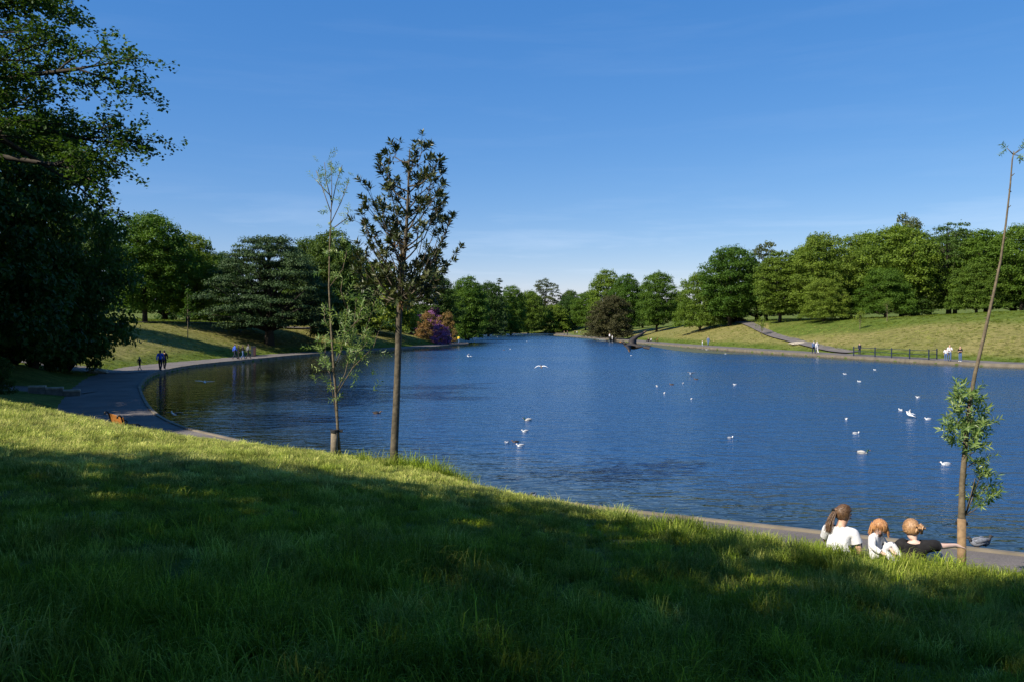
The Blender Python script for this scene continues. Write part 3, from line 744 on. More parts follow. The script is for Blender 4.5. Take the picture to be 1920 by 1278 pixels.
# ------------------------------------------------------------------ overhanging sycamore (near left)
def leaf_spray(g, n, ls, spread):
    Pn = g.normal(size=(n, 3)) * spread
    Nn = g.normal(size=(n, 3)) * 0.5 + np.array([0, 0, 0.8])
    return Pn, Nn
def overhang():
    g = np.random.default_rng(31)
    Yt = 38.0
    root = empty('sycamore_tree', (-33, 41, H(-33, 41)))
    o = root.location
    tag(root, 'sycamore at the left with open leafy branches reaching into the sky', 'tree')
    mb = MB(); LP, LN = [], []
    def twig(p, d, L, r, depth):
        """a branch that droops at its tip and carries leaf bunches"""
        n = 5; pts = [Vector(p)]; dd = Vector(d).normalized()
        for i in range(n):
            dd = (dd + Vector(g.normal(size=3)) * 0.13 + Vector((0.05, 0, 0.02 if depth == 0 else -0.045))).normalized()
            pts.append(pts[-1] + dd * L / n)
        mb.tube([q - o for q in pts], [r * (1 - 0.8 * i / n) for i in range(n + 1)], 5 if depth < 2 else 3, cap=False)
        if depth >= 2:
            for q in pts[1:]:
                for _ in range(2):
                    c = q + Vector(g.normal(size=3)) * 0.15
                    k = int(g.integers(6, 11)); a, b = leaf_spray(g, k, 0.1, 0.13)
                    LP.append(a + np.array(c)); LN.append(b)
            return
        m = 4
        for i in range(m):
            f = 0.22 + 0.78 * (i + g.uniform(0, 0.8)) / m; f = min(f, 0.99) * n; j = int(f)
            q = pts[j].lerp(pts[min(j + 1, n)], f - j)
            ax = Vector((0, 0, 1)) if g.uniform() < 0.5 else Vector((0, 1, 0.2))
            d2 = Matrix.Rotation((1 if i % 2 else -1) * g.uniform(0.4, 0.95), 3, ax) @ (pts[min(j + 1, n)] - pts[j]).normalized()
            d2 = (d2 + Vector((0.35, 0, 0.0))).normalized()
            twig(q, d2, L * g.uniform(0.42, 0.62) * (1.0 if depth == 0 else 0.85), r * 0.5, depth + 1)
    base = Vector((-33, 41, H(-33, 41)))
    fork = base + Vector((1.5, -0.5, 7.5))
    mb.tube([q - o for q in (base - Vector((0, 0, 0.4)), base + Vector((0.4, 0, 3)), fork)], [0.75, 0.6, 0.5], 10)
    limbs = [  # pixel ends of the limbs in the photo's left part
      [(-60, 220), (150, 250), (290, 335)], [(-40, 200), (170, 225), (325, 262)], [(-40, 200), (150, 150), (310, 130)], [(-60, 260), (140, 290), (270, 310)],
      [(-40, 205), (60, 140), (150, 60)], [(-60, 160), (60, 152), (125, 178)], [(-60, 110), (30, 40), (90, -40)], [(-60, 280), (80, 225), (185, 200)],
      [(-80, 330), (60, 270), (190, 262)], [(-60, 80), (100, 30), (190, 5)], [(-100, -30), (40, -80), (160, -90)], [(-80, 10), (20, -10), (110, -20)], [(-60, 220), (50, 190), (165, 115)], [(-80, 250), (20, 120), (80, 90)]]
    for L in limbs:
        k = [P(a - 165, b, Yt + g.uniform(-3, 3)) for a, b in L]
        pts = [fork, fork.lerp(k[0], 0.6) + Vector((0, 0, 0.8))] + k
        mb.tube([q - o for q in pts], [0.34, 0.27, 0.2, 0.14, 0.08], 7, cap=False)
        for j in range(1, 5):
            for _ in range(2):
                q = pts[j].lerp(pts[min(j + 1, 4)], g.uniform(0, 1)) if j < 4 else pts[4]
                d = Vector((g.uniform(0.5, 1.0), g.uniform(-0.7, 0.7), g.uniform(-0.35, 0.45)))
                twig(q, d, g.uniform(2.2, 3.4) * (1.0 if j < 4 else 1.0), 0.05, 1)
        twig(pts[4], pts[4] - pts[3], 3.2, 0.06, 1)
    LPa, LNa = np.concatenate(LP), np.concatenate(LN)
    V, Q = leaf_quads(LPa - np.array(o), LNa, 0.09 * g.uniform(0.7, 1.3, len(LPa)), g, 0.75)
    link('crown', mesh_np('sycamore_crown', V, Q, M['sycamore'], g.uniform(0, 1, len(LPa))), root)
    mb.build('trunk', M['bark'], root, True)
    print('overhang leaves', len(LPa))
overhang()

# ------------------------------------------------------------------ young trees near the water
def leaf_blade(mb, base, d, L, w, nrm, mi=0):
    """pointed folded leaf of four triangles"""
    d = d.normalized(); s = d.cross(nrm)
    s = s.normalized() if s.length > 1e-6 else d.orthogonal().normalized()
    n = s.cross(d)
    mid = base + d * L * 0.45 - n * w * 0.15
    tip = base + d * L + n * (-L * 0.08)
    mb.add([base, mid + s * w / 2 + n * w * 0.2, tip, mid - s * w / 2 + n * w * 0.2, mid], [(0, 4, 1), (1, 4, 2), (2, 4, 3), (3, 4, 0)], mi)

def add_rnd(me, g):
    a = me.attributes.new('rnd', 'FLOAT', 'FACE'); n = len(me.polygons)
    a.data.foreach_set('value', np.repeat(g.uniform(0, 1, n // 4 + 1), 4)[:n].astype(np.float32))

def spray_meshes(name, count, nleaf, L, w, length, mat, seed, whorl=False):
    out = []
    g = np.random.default_rng(seed)
    for i in range(count):
        mb = MB()
        for k in range(nleaf):
            f = k / nleaf
            if whorl:
                z = length * (0.25 + 0.75 * f); th = k * 2.4 + g.uniform(-0.3, 0.3); el = g.uniform(0.15, 0.75) + 0.35 * f
            else:
                z = length * f; th = k * 2.4 + g.uniform(-0.5, 0.5); el = g.uniform(0.35, 0.95)
            d = Vector((math.cos(th) * math.cos(el), math.sin(th) * math.cos(el), math.sin(el)))
            leaf_blade(mb, Vector((0, 0, z)), d, L * g.uniform(0.75, 1.15), w * g.uniform(0.8, 1.1), Vector((0, 0, 1)) if abs(d.z) < 0.95 else Vector((1, 0, 0)))
        mb2 = mb
        me = mb2.mesh(name, mat); add_rnd(me, g); out.append(me)
    return out

def place_spray(name, me, parent, p, d, s):
    o = bpy.data.objects.new(name, me); COL.objects.link(o); o.parent = parent
    o.location = p; o.scale = (s, s, s)
    qd = Vector(d).normalized().to_track_quat('Z', 'Y')
    o.rotation_euler = (qd @ Euler((0, 0, random.uniform(0, 6.28))).to_quaternion()).to_euler()
    return o

def magnolia():
    g = np.random.default_rng(5); Y = 18.3
    b = P(738, 872, Y); b.z = H(b.x, b.y)
    root = empty('magnolia_tree', b)
    tag(root, 'upright young tree with bare trunk and dark leathery leaf tufts by the lake', 'tree')
    tr = [b - Vector((0, 0, .2))] + [P(x, y, Y) for x, y in ((739, 840), (743, 760), (746, 680), (748, 600), (750, 560), (756, 500), (762, 430), (765, 370), (767, 310), (768, 280))]
    mb = MB()
    mb.tube([p - b for p in tr], [0.115, 0.09, 0.08, 0.074, 0.07, 0.065, 0.05, 0.038, 0.028, 0.018, 0.01], 10)
    tufts = spray_meshes('leaf_tuft', 5, 15, 0.165, 0.06, 0.17, M['magnolia_leaf'], 6, True)
    dead = spray_meshes('dead_leaf_tuft', 2, 7, 0.15, 0.055, 0.1, M['dead_leaf'], 8, True)
    tips = []
    def env(y):          # half width of the crown, pixels, over picture height
        return np.interp(y, [268, 300, 340, 400, 450, 500, 545, 570], [14, 62, 88, 94, 96, 92, 74, 40])
    n = 62
    for i in range(n):
        ty = 275 + (555 - 275) * ((i + g.uniform(0, 1)) / n) ** 0.85
        th = i * 2.399 + g.uniform(-0.3, 0.3)
        rr = env(ty) * g.uniform(0.62, 1.08)
        sx = rr * math.cos(th); sy = rr * math.sin(th)
        cx = np.interp(ty, [270, 560], [767, 762])
        end = P(cx + sx, ty, Y + sy * Y / F)
        # attaches lower on the stem, sweeping up
        ay = min(ty + rr * g.uniform(1.1, 1.75), 574); f = np.interp(ay, [280, 560, 575], [10, 5, 4.8]); k = int(min(f, 9)); st = tr[k].lerp(tr[k + 1], f - k)
        mid = st.lerp(end, 0.5) + Vector((0, 0, -0.14 * (end - st).length)) + Vector(g.normal(size=3)) * 0.05
        q1 = st.lerp(mid, 0.55) + Vector((0, 0, -0.02)); q2 = mid.lerp(end, 0.5) + Vector((0, 0, 0.0)) + Vector(g.normal(size=3)) * 0.03
        path = [st, q1, mid, q2, end]
        mb.tube([p - b for p in path], [0.022, 0.018, 0.014, 0.010, 0.006], 5, cap=False)
        tips.append((end, (end - q2)))
        for s in range(6):
            f = g.uniform(1.5, 3.9); k = int(f); q = path[k].lerp(path[k + 1], f - k)
            d = ((path[k + 1] - path[k]).normalized() + Vector(g.normal(size=3)) * 0.55 + Vector((0, 0, 0.25))).normalized()
            e = q + d * g.uniform(0.12, 0.42)
            mb.tube([q - b, q.lerp(e, .5) - b + Vector((0, 0, -0.02)), e - b], [0.008, 0.006, 0.004], 4, cap=False)
            tips.append((e, d))
    trunk = mb.build('trunk', M['bark_magnolia'], root, True)
    g.shuffle(tips) if False else None
    order = g.permutation(len(tips))[:270]
    # all the outermost tips first
    idx = sorted(range(len(tips)), key=lambda i: (i % 7 != 0, g.uniform()))[:285]
    for i in idx:
        e, d = tips[i]
        place_spray('leaf_tuft', tufts[int(g.integers(5))], root, e - b - d.normalized() * 0.06, d + Vector((0, 0, 0.15)), g.uniform(0.8, 1.15))
    rest = [i for i in range(len(tips)) if i not in set(idx)]
    mbr = MB()
    for i in rest:
        e, d = tips[i]
        for k in range(6):
            v = (d.normalized() * 0.5 + Vector(g.normal(size=3)) * 0.6).normalized()
            leaf_blade(mbr, e - b, v, 0.165 * g.uniform(.8, 1.1), 0.056, Vector((0, 0, 1)))
    me = mbr.mesh('leaves', M['magnolia_leaf']); add_rnd(me, g); o = link('leaves', me, root); o['kind'] = 'stuff'
    for (x, y, s) in [(752, 445, 1.2), (760, 458, 1.1), (745, 462, .9), (770, 450, .9), (755, 475, 1), (750, 556, 1.1), (760, 566, 1.0), (738, 545, .9), (728, 566, .8), (706, 440, .8), (765, 575, .9), (812, 470, .7), (748, 572, 1.1), (784, 430, .7)]:
        place_spray('dead_leaf_tuft', dead[random.randrange(2)], root, P(x, y, Y - 0.15) - b, Vector((random.uniform(-.5, .5), -.5, random.uniform(-.8, .3))), s)['label'] = 'brown dead leaves'
magnolia()

WIL = spray_meshes('leaf_spray', 5, 15, 0.15, 0.034, 0.36, M['willow_leaf'], 21)
WILW = spray_meshes('leaf_spray', 5, 15, 0.15, 0.042, 0.28, M['willow_leaf'], 22)
def stem(mb, b, pts, rads, n=7):
    mb.tube([p - b for p in pts], rads, n)
def willow_left():
    g = np.random.default_rng(9); Y = 19.0
    b = P(640, 866, Y); b.z = H(b.x, b.y)
    root = empty('willow_sapling', b)
    tag(root, 'very thin tall willow sapling tied to a short stake, left of the magnolia', 'tree')
    main = [b - Vector((0, 0, .2))] + [P(x, y, Y) for x, y in ((634, 815), (630, 740), (626, 690), (621, 620), (617, 540), (618, 470), (620, 420), (622, 370), (622, 330), (621, 300))]
    mb = MB(); stem(mb, b, main, [.04, .036, .032, .029, .026, .022, .018, .014, .010, .007, .004])
    br = [[(631, 738), (660, 690), (682, 630), (700, 570), (712, 530)], [(630, 735), (648, 700), (655, 660), (662, 610), (668, 560)], [(626, 690), (640, 660), (644, 630), (650, 580), (655, 540)],
          [(628, 700), (610, 680), (607, 640)], [(617, 540), (640, 505), (648, 470)], [(621, 620), (608, 600), (612, 575)], [(634, 810), (612, 690), (608, 680)][:1] + [(622, 700), (612, 690)],
          [(620, 420), (640, 380), (652, 340)], [(621, 400), (604, 360), (592, 320)], [(621, 390), (632, 345), (640, 310)], [(622, 380), (612, 340), (606, 305)], [(622, 430), (650, 410), (656, 395)], [(660, 690), (700, 650), (716, 600)], [(655, 660), (676, 655), (690, 640)], [(662, 610), (690, 590), (720, 575)], [(644, 630), (672, 600), (682, 560)], [(622, 370), (600, 345), (588, 335)], [(650, 580), (640, 545), (640, 520)]]
    for L in br:
        dz = g.uniform(-0.5, 0.5)
        pts = [P(x + g.uniform(-3, 3) * (i > 0), y, Y + dz * i / len(L)) for i, (x, y) in enumerate(L)]
        stem(mb, b, pts, [.013 * (1 - 0.75 * i / len(pts)) for i in range(len(pts))], 5)
        for i in range(len(pts) - 1):
            seg = pts[i + 1] - pts[i]; k = max(2, int(seg.length / 0.16)); low = L[0][1] > 500
            for q in range(k):
                if i == 0 and q < k * 0.45: continue
                if L[0][1] <= 500 and g.uniform() < 0.15: continue
                c = pts[i].lerp(pts[i + 1], (q + g.uniform()) / k)
                d = seg.normalized() * 0.6 + Vector(g.normal(size=3)) * 0.65
                place_spray('leaf_spray', WIL[int(g.integers(5))], root, c - b, d, g.uniform(0.7, 1.15) * (1.0 if low else 0.72))
    for (x, y, n) in ((622, 315, 8), (630, 330, 4), (612, 330, 4), (618, 400, 5), (630, 430, 4), (621, 460, 4), (640, 455, 2), (648, 500, 3), (650, 620, 12), (670, 590, 12), (690, 560, 8), (660, 650, 8), (640, 640, 8), (606, 660, 4), (612, 690, 4), (664, 705, 4)):
        for _ in range(n):
            s = 14 if y < 480 else 24
            place_spray('leaf_spray', WIL[int(g.integers(5))], root, P(x + g.normal() * s, y + g.normal() * s, Y + g.normal() * 0.25) - b, Vector(g.normal(size=3)) + Vector((0, 0, .3)), g.uniform(0.6, 1.0) * (1 if y > 480 else .7))
    mb.build('trunk', M['bark_pale'], root, True)
    sb = P(626, 866, Y - 0.1); sb.z = H(sb.x, sb.y)
    st = empty('tree_stake', sb); tag(st, 'short round grey stake with a dark band beside the thin willow', 'stake', 'tree stakes')
    m = MB(); top = P(627, 806, Y - 0.1) - sb
    m.tube([Vector((0, 0, -.2)), top], [.085, .08], 12); m.build('post', M['stake_grey'], st, True)
    m = MB(); m.tube([top + Vector((0, 0, -.05)), top + Vector((0.0, 0, .015))], [.095, .095], 12); m.box(top + Vector((.11, .03, -.02)), (.16, .03, .05)); m.build('tie_band', M['rubber'], st)
willow_left()

def willow_right():
    g = np.random.default_rng(19); Y = 11.3
    b = P(1804, 1052, Y); b.z = H(b.x, b.y)
    root = empty('willow_sapling', b)
    tag(root, 'leaning willow sapling with long bare top and one leafy bunch, at the right', 'tree')
    main = [b - Vector((0, 0, .2))] + [P(x, y, Y) for x, y in ((1803, 980), (1804, 905), (1809, 850), (1813, 800), (1819, 750), (1828, 700), (1845, 630), (1862, 555), (1876, 490), (1886, 420), (1894, 350), (1898, 300), (1901, 284))]
    mb = MB(); stem(mb, b, main, [.05,]*2+[.046, .04, .036, .032, .029, .026, .023, .019, .016, .013, .011, .009, .006][1:], 9)
    for (x, y) in ((1897, 330), (1890, 390), (1883, 450), (1873, 510), (1862, 560), (1851, 600), (1896, 360), (1841, 650)):   # bare spurs
        p = P(x, y, Y); sx = random.choice((-1, 1)); stem(mb, b, [p, p + Vector((.04 * sx, 0, .035))], [.008, .004], 4)
    p = P(1900, 290, Y)
    for q in ((1888, 278), (1912, 280), (1922, 276), (1910, 292)):
        e = P(*q, Y); stem(mb, b, [p, e], [.008, .004], 4)
        for _ in range(2): place_spray('leaf_spray', WILW[0], root, e - b, Vector(g.normal(size=3)) + Vector((0, 0, .5)), 0.42)
    # shoots and leaves of the bunch and of the low side shoot
    def bunch(cx, cy, wx, wy, n, sx, sy):
        for i in range(n):
            x, y = cx + g.uniform(-1, 1) * wx, cy + g.uniform(-1, 1) * wy
            if ((x - cx) / wx) ** 2 + ((y - cy) / wy) ** 2 > 1: continue
            dep = g.uniform(-.25, .25); e = P(x, y, Y + dep)
            if i % 3 == 0:
                s0 = P(sx + (x - sx) * .15, sy if sy else y + 14, Y); stem(mb, b, [s0, s0.lerp(e, .6) + Vector((0, 0, -.02)), e], [.008, .006, .003], 4)
            d = (e - P(sx, y + 10, Y)).normalized() * .5 + Vector(g.normal(size=3)) * .45 + Vector((0, 0, .35))
            place_spray('leaf_spray', WILW[int(g.integers(5))], root, e - b, d, g.uniform(.5, .82))
    bunch(1813, 795, 31, 58, 80, 1813, None); bunch(1806, 745, 14, 28, 12, 1816, None); bunch(1838, 795, 18, 28, 12, 1815, None); bunch(1836, 850, 12, 18, 8, 1812, None)
    bunch(1832, 925, 24, 38, 30, 1806, 965); bunch(1846, 900, 10, 18, 8, 1820, 930)
    mb.build('trunk', M['bark_pale'], root, True)
    sb = P(1804, 1056, Y - .13); sb.z = H(sb.x, sb.y)
    st = empty('tree_stake', sb); tag(st, 'round pale brown stake strapped to the leaning willow', 'stake', 'tree stakes')
    m = MB(); top = P(1803, 972, Y - .13) - sb
    m.tube([Vector((0, 0, -.2)), top], [.062, .056], 12); m.build('post', M['stake_wood'], st, True)
    m = MB(); c = P(1803, 980, Y - .06) - sb
    m.tube([c + Vector((0, 0, -.018)), c + Vector((0, 0, .018))], [.078, .078], 14); m.build('tie_strap', M['rubber'], st)
willow_right()

def sapling(px, py, Y, top, mat, label, spread):
    g = np.random.default_rng(int(px)); x, Y = hit(px, py); b = Vector((x, Y, H(x, Y)))
    root = empty('sapling', b); tag(root, label, 'sapling', 'thin saplings on the banks')
    h = P(0, top, Y).z - b.z
    mb = MB(); mb.tube([(0, 0, -.2), (.05, 0, h * .5), (0, 0, h)], [.06, .05, .015], 6); pts = []
    for i in range(26):
        z = h * g.uniform(.42, 1); e = Vector((g.normal() * spread, g.normal() * spread, z + .3)); s = Vector((0, 0, z - .2))
        mb.tube([s, e], [.015, .006], 4, cap=False); pts += [np.array(e) + g.normal(size=3) * .2 for _ in range(16)]
    mb.build('trunk', M['bark_pale'], root)
    pts = np.array(pts); V, Q = leaf_quads(pts, g.normal(size=(len(pts), 3)) + [0, 0, .6], np.full(len(pts), .10), g)
    link('crown', mesh_np('sapling_crown', V, Q, M[mat], g.uniform(0, 1, len(pts))), root)
sapling(352, 636, 96, 548, 'leaf_green', 'thin sapling on the left bank nearer the four walkers', .35)
sapling(394, 616, 105, 560, 'leaf_light', 'slender pale sapling on the left bank close to the cedar', .3)
sapling(1428, 632, 135, 598, 'leaf_light', 'young tree standing beside the path up the right bank', .5)
sapling(1663, 604, 120, 566, 'leaf_light', 'spindly young tree in the long grass of the right bank', .45)
sapling(1612, 618, 118, 588, 'leaf_light', 'smallest spindly tree in the long grass of the right bank', .4)

# ------------------------------------------------------------------ street furniture, stones
def bench(loc, rz, label, name='park_bench'):
    root = empty(name, loc, rz); tag(root, label, 'bench', 'park benches')
    for k in range(4):      # seat, facing +y
        mb = MB(); mb.box((0, -.02 + .11 * k, .45 - .004 * k), (1.75, .09, .035)); mb.build('seat_slat', M['bench_wood'], root)
    for k in range(4):
        mb = MB(); A = Matrix.Rotation(R(14), 3, 'X'); mb.box((0, -.09 - .025 * k, .56 + .105 * k), (1.75, .03, .09), A); mb.build('back_slat', M['bench_wood'], root)
    for s in (-1, 1):
        mb = MB(); x = .80 * s
        mb.tube([(x, .36, 0), (x, .34, .25), (x, .36, .42), (x, -.06, .42)], .028, 8)
        mb.tube([(x, -.22, 0), (x, -.10, .25), (x, -.06, .42), (x, -.16, .75), (x, -.21, .93), (x, -.27, .99), (x, -.33, .96), (x, -.33, .90)], .03, 8)
        mb.tube([(x, -.13, .66), (x, .10, .68), (x, .30, .66), (x, .37, .60), (x, .35, .54), (x, .36, .42)], .026, 8)
        mb.tube([(x, -.2, .03), (x, .36, .03)], .02, 6)
        mb.build('end_frame', M['iron'], root, True)
    return root
bench((-12.95, 26.5, 0.02), R(-50), 'orange brown slatted bench with black scrolled ends on the left path')
bx, by = gp(1216, 641, 0.0)
b2 = bench((bx + 2.2, by + 1.2, 0.0), R(82), 'distant bench on the right path below the mown slope')

def bin_(loc, rz, label):
    root = empty('litter_bin', loc, rz); tag(root, label, 'litter bin')
    mb = MB(); mb.box((0, 0, .62), (.62, .52, 1.1)); mb.build('cabinet', M['bin_grey'], root)
    mb = MB(); mb.box((.13, -.27, .62), (.26, .03, .95)); mb.build('door_panel', M['bin_red'], root)
    mb = MB(); mb.box((0, 0, 1.2), (.68, .58, .06)); mb.box((0, 0, 1.25), (.56, .46, .05)); mb.build('lid', M['bin_grey'], root)
    mb = MB(); mb.box((0, 0, .03), (.55, .45, .07)); mb.build('plinth', M['iron'], root)
x, y = gp(475, 668, 0.0)
bin_((x, y, 0.02), R(18), 'grey litter bin with a reddish door beside the four walkers')

def railing():
    posts = [(1601, 667), (1612, 664), (1641, 669), (1672, 671), (1706, 673), (1742, 675), (1757, 673)]
    pts = [Vector((*gp(a, b, 0.0), 0.0)) for a, b in posts]
    pts = [pts[0]] + pts[2:]
    root = empty('railing', pts[0]); tag(root, 'low dark blue metal railing with thin rails on the right path', 'railing')
    o = pts[0]
    for p in pts:
        mb = MB(); mb.tube([p - o, p - o + Vector((0, 0, 1.2))], .075, 8); mb.tube([p - o + Vector((0, 0, 1.2)), p - o + Vector((0, 0, 1.25))], [.065, .03], 8)
        mb.build('post', M['railing_blue'], root)
    for i in range(len(pts) - 1):
        for z in (1.08, .62, .16):
            mb = MB(); mb.tube([pts[i] - o + Vector((0, 0, z)), pts[i + 1] - o + Vector((0, 0, z))], .03, 6); mb.build('rail', M['railing_blue'], root)
railing()

def rock(px, py, z, size, label):
    x, y = hit(px, py); g = np.random.default_rng(int(px)); z = max(H(x, y), 0)
    import bmesh
    bm = bmesh.new(); bmesh.ops.create_icosphere(bm, subdivisions=3, radius=1)
    for v in bm.verts:
        n = v.co.normalized(); k = 1 + .18 * math.sin(3 * n.x + px) + .15 * math.sin(4 * n.y + 2 * n.z + px) + .06 * math.sin(11 * n.x + 9 * n.z)
        v.co = Vector((n.x * size[0] * k, n.y * size[1] * k, n.z * size[2] * k))
    me = bpy.data.meshes.new('boulder'); bm.to_mesh(me); bm.free(); me.materials.append(M['stone'])
    tag(link('boulder', me, None, (x, y, z + size[2] * .45)), label, 'rock')
rock(186, 700, 0.0, (.75, .5, .3), 'pale boulder at the left path fork under the trees')
rock(1495, 646, 0.1, (1.3, .8, .35), 'flat pale boulder on the grass beside the strolling couple')

def wall_left():
    a, b = Vector((*gp(52, 727, .5), 0)), Vector((*gp(150, 738, .1), 0))
    root = empty('low_wall', a); tag(root, 'low dark stone wall beside the shaded side path on the left', 'wall')
    d = (b - a); L = d.length; d.normalize(); ang = math.atan2(d.y, d.x); n = int(L / .75); A = Matrix.Rotation(ang, 3, 'Z')
    for i in range(n):
        c = d * (L * (i + .5) / n); z = H(a.x + c.x, a.y + c.y)
        for r_ in range(2):
            mb = MB(); mb.box((c.x, c.y, z + .02 + .22 * r_), (L / n - .02, .36 + random.uniform(-.02, .02), .21), A); mb.build('stone_block', M['wall_stone'], root)
        mb = MB(); mb.box((c.x, c.y, z + .38), (L / n - .012, .44, .09), A); mb.build('coping_stone', M['stone'], root)
wall_left()

# weed floating in the shallows under the right bank
def algae():
    pts = [(1195, 640), (1230, 644), (1270, 650), (1310, 655), (1360, 660), (1405, 664), (1360, 663), (1300, 660), (1260, 656), (1225, 650)]
    V = []
    for a, b in pts:
        Y = (CAM_Z - WL) * F / (b - HOR); V.append(((a - CX) / F * Y, Y, WL + .012))
    me = bpy.data.meshes.new('water_weed'); me.from_pydata(V, [], [tuple(range(len(V)))]); me.materials.append(M['algae'])
    tag(link('water_weed', me), 'brown green weed in the shallows along the right bank', kind='stuff')
algae()

# ------------------------------------------------------------------ people
BONES = [('pelvis', 'spine'), ('spine', 'chest'), ('chest', 'neck'), ('neck', 'jaw'), ('jaw', 'head'), ('head', 'top')]
for s in 'LR':
    BONES += [('pelvis', 'hip' + s), ('hip' + s, 'knee' + s), ('knee' + s, 'ankle' + s), ('ankle' + s, 'toe' + s),
              ('chest', 'sho' + s), ('sho' + s, 'elb' + s), ('elb' + s, 'wri' + s), ('wri' + s, 'hand' + s)]
RAD = {'pelvis': .135, 'spine': .125, 'chest': .135, 'neck': .055, 'jaw': .075, 'head': .098, 'top': .06, 'hip': .095, 'knee': .06, 'ankle': .042, 'toe': .035,
       'sho': .062, 'elb': .042, 'wri': .03, 'hand': .036}
def pose(**k):
    base = {'pelvis': (0, 0, .96), 'spine': (0, 0, 1.12), 'chest': (0, 0, 1.32), 'neck': (0, .0, 1.47), 'jaw': (0, .02, 1.555), 'head': (0, .02, 1.64), 'top': (0, .015, 1.70)}
    for s, q in (('L', -1), ('R', 1)):
        base.update({'hip' + s: (.095 * q, 0, .9), 'knee' + s: (.10 * q, .01, .5), 'ankle' + s: (.10 * q, -.02, .08), 'toe' + s: (.11 * q, .13, .035),
                     'sho' + s: (.175 * q, 0, 1.40), 'elb' + s: (.225 * q, -.02, 1.12), 'wri' + s: (.225 * q, .06, .88), 'hand' + s: (.22 * q, .09, .79)})
    base.update(k); return base
POSES = {
 'stand': pose(),
 'walk': pose(kneeL=(-.10, .14, .52), ankleL=(-.10, .26, .10), toeL=(-.1, .40, .06), kneeR=(.10, -.02, .5), ankleR=(.10, -.28, .13), toeR=(.10, -.16, .04),
              elbL=(-.23, -.13, 1.13), wriL=(-.22, -.14, .90), handL=(-.22, -.12, .82), elbR=(.23, .07, 1.13), wriR=(.22, .22, .94), handR=(.21, .27, .87)),
 'fold': pose(elbL=(-.24, .06, 1.14), wriL=(-.08, .22, 1.16), handL=(.0, .24, 1.17), elbR=(.24, .06, 1.14), wriR=(.08, .2, 1.12), handR=(.0, .22, 1.12)),
 'sit': pose(pelvis=(0, 0, .13), spine=(0, -.03, .30), chest=(0, -.02, .49), neck=(0, .01, .63), jaw=(0, .04, .71), head=(0, .05, .80), top=(0, .05, .86),
             hipL=(-.1, .03, .12), hipR=(.1, .03, .12), kneeL=(-.13, .36, .44), kneeR=(.13, .36, .44), ankleL=(-.11, .55, .09), ankleR=(.11, .55, .09), toeL=(-.11, .70, .04), toeR=(.11, .70, .04),
             shoL=(-.175, -.01, .57), shoR=(.175, -.01, .57), elbL=(-.24, .10, .36), elbR=(.24, .10, .36), wriL=(-.16, .30, .42), wriR=(.16, .30, .42), handL=(-.12, .37, .44), handR=(.12, .37, .44)),
}
def skin_mesh(J, rscale=1.0, sub=1, fingers=None, radmul=None):
    names = list(J); idx = {n: i for i, n in enumerate(names)}
    V = [J[n] for n in names]; E = [(idx[a], idx[b]) for a, b in BONES if a in idx and b in idx]
    rad = []
    for n in names:
        k = n[:-1] if n[-1] in 'LR' and n not in RAD else n
        rad.append(RAD[k] * rscale * (radmul or {}).get(k, 1.0))
    for (hn, ch) in (fingers or []):          # finger chains rooted in the palm
        prev = idx[hn]
        for (p, r) in ch:
            V.append(p); rad.append(r); E.append((prev, len(V) - 1)); prev = len(V) - 1
    me = bpy.data.meshes.new('tmp'); me.from_pydata(V, E, []); o = bpy.data.objects.new('tmp', me); COL.objects.link(o)
    o.modifiers.new('skin', 'SKIN')
    for i, sv in enumerate(me.skin_vertices[0].data):
        sv.radius = (rad[i], rad[i] * (0.72 if i < len(names) and names[i] in ('pelvis', 'spine', 'chest') else 1.0)); sv.use_root = (i == idx['pelvis'])
    sm = o.modifiers.new('sub', 'SUBSURF'); sm.levels = sub; sm.render_levels = sub
    dg = bpy.context.evaluated_depsgraph_get(); dg.update()
    ev = o.evaluated_get(dg); res = bpy.data.meshes.new_from_object(ev)
    bpy.data.objects.remove(o)
    res.polygons.foreach_set('use_smooth', [True] * len(res.polygons))
    return res
def bone_of(me, J):
    bs = [(a, b) for a, b in BONES]
    A = np.array([J[a] for a, b in bs], float); B = np.array([J[b] for a, b in bs], float)
    C = np.array([p.center[:] for p in me.polygons])
    AB = B - A; t = np.clip(((C[:, None] - A) * AB).sum(-1) / ((AB * AB).sum(-1) + 1e-9), 0, 1)
    Dm = np.linalg.norm(C[:, None] - (A + t[..., None] * AB), axis=-1)
    k = Dm.argmin(1); return [bs[i] for i in k], t[np.arange(len(C)), k], C
def shell(me, keep, off, name):
    """clothing: the chosen body faces pushed out along their normals"""
    vm = {}; V = []; Fs = []
    for p in me.polygons:
        if not keep[p.index]: continue
        f = []
        for vi in p.vertices:
            if vi not in vm:
                v = me.vertices[vi]; vm[vi] = len(V); V.append(v.co + v.normal * off)
            f.append(vm[vi])
        Fs.append(f)
    m = bpy.data.meshes.new(name); m.from_pydata(V, [], Fs); m.polygons.foreach_set('use_smooth', [True] * len(Fs)); m.update(); return m
CACHE = {}
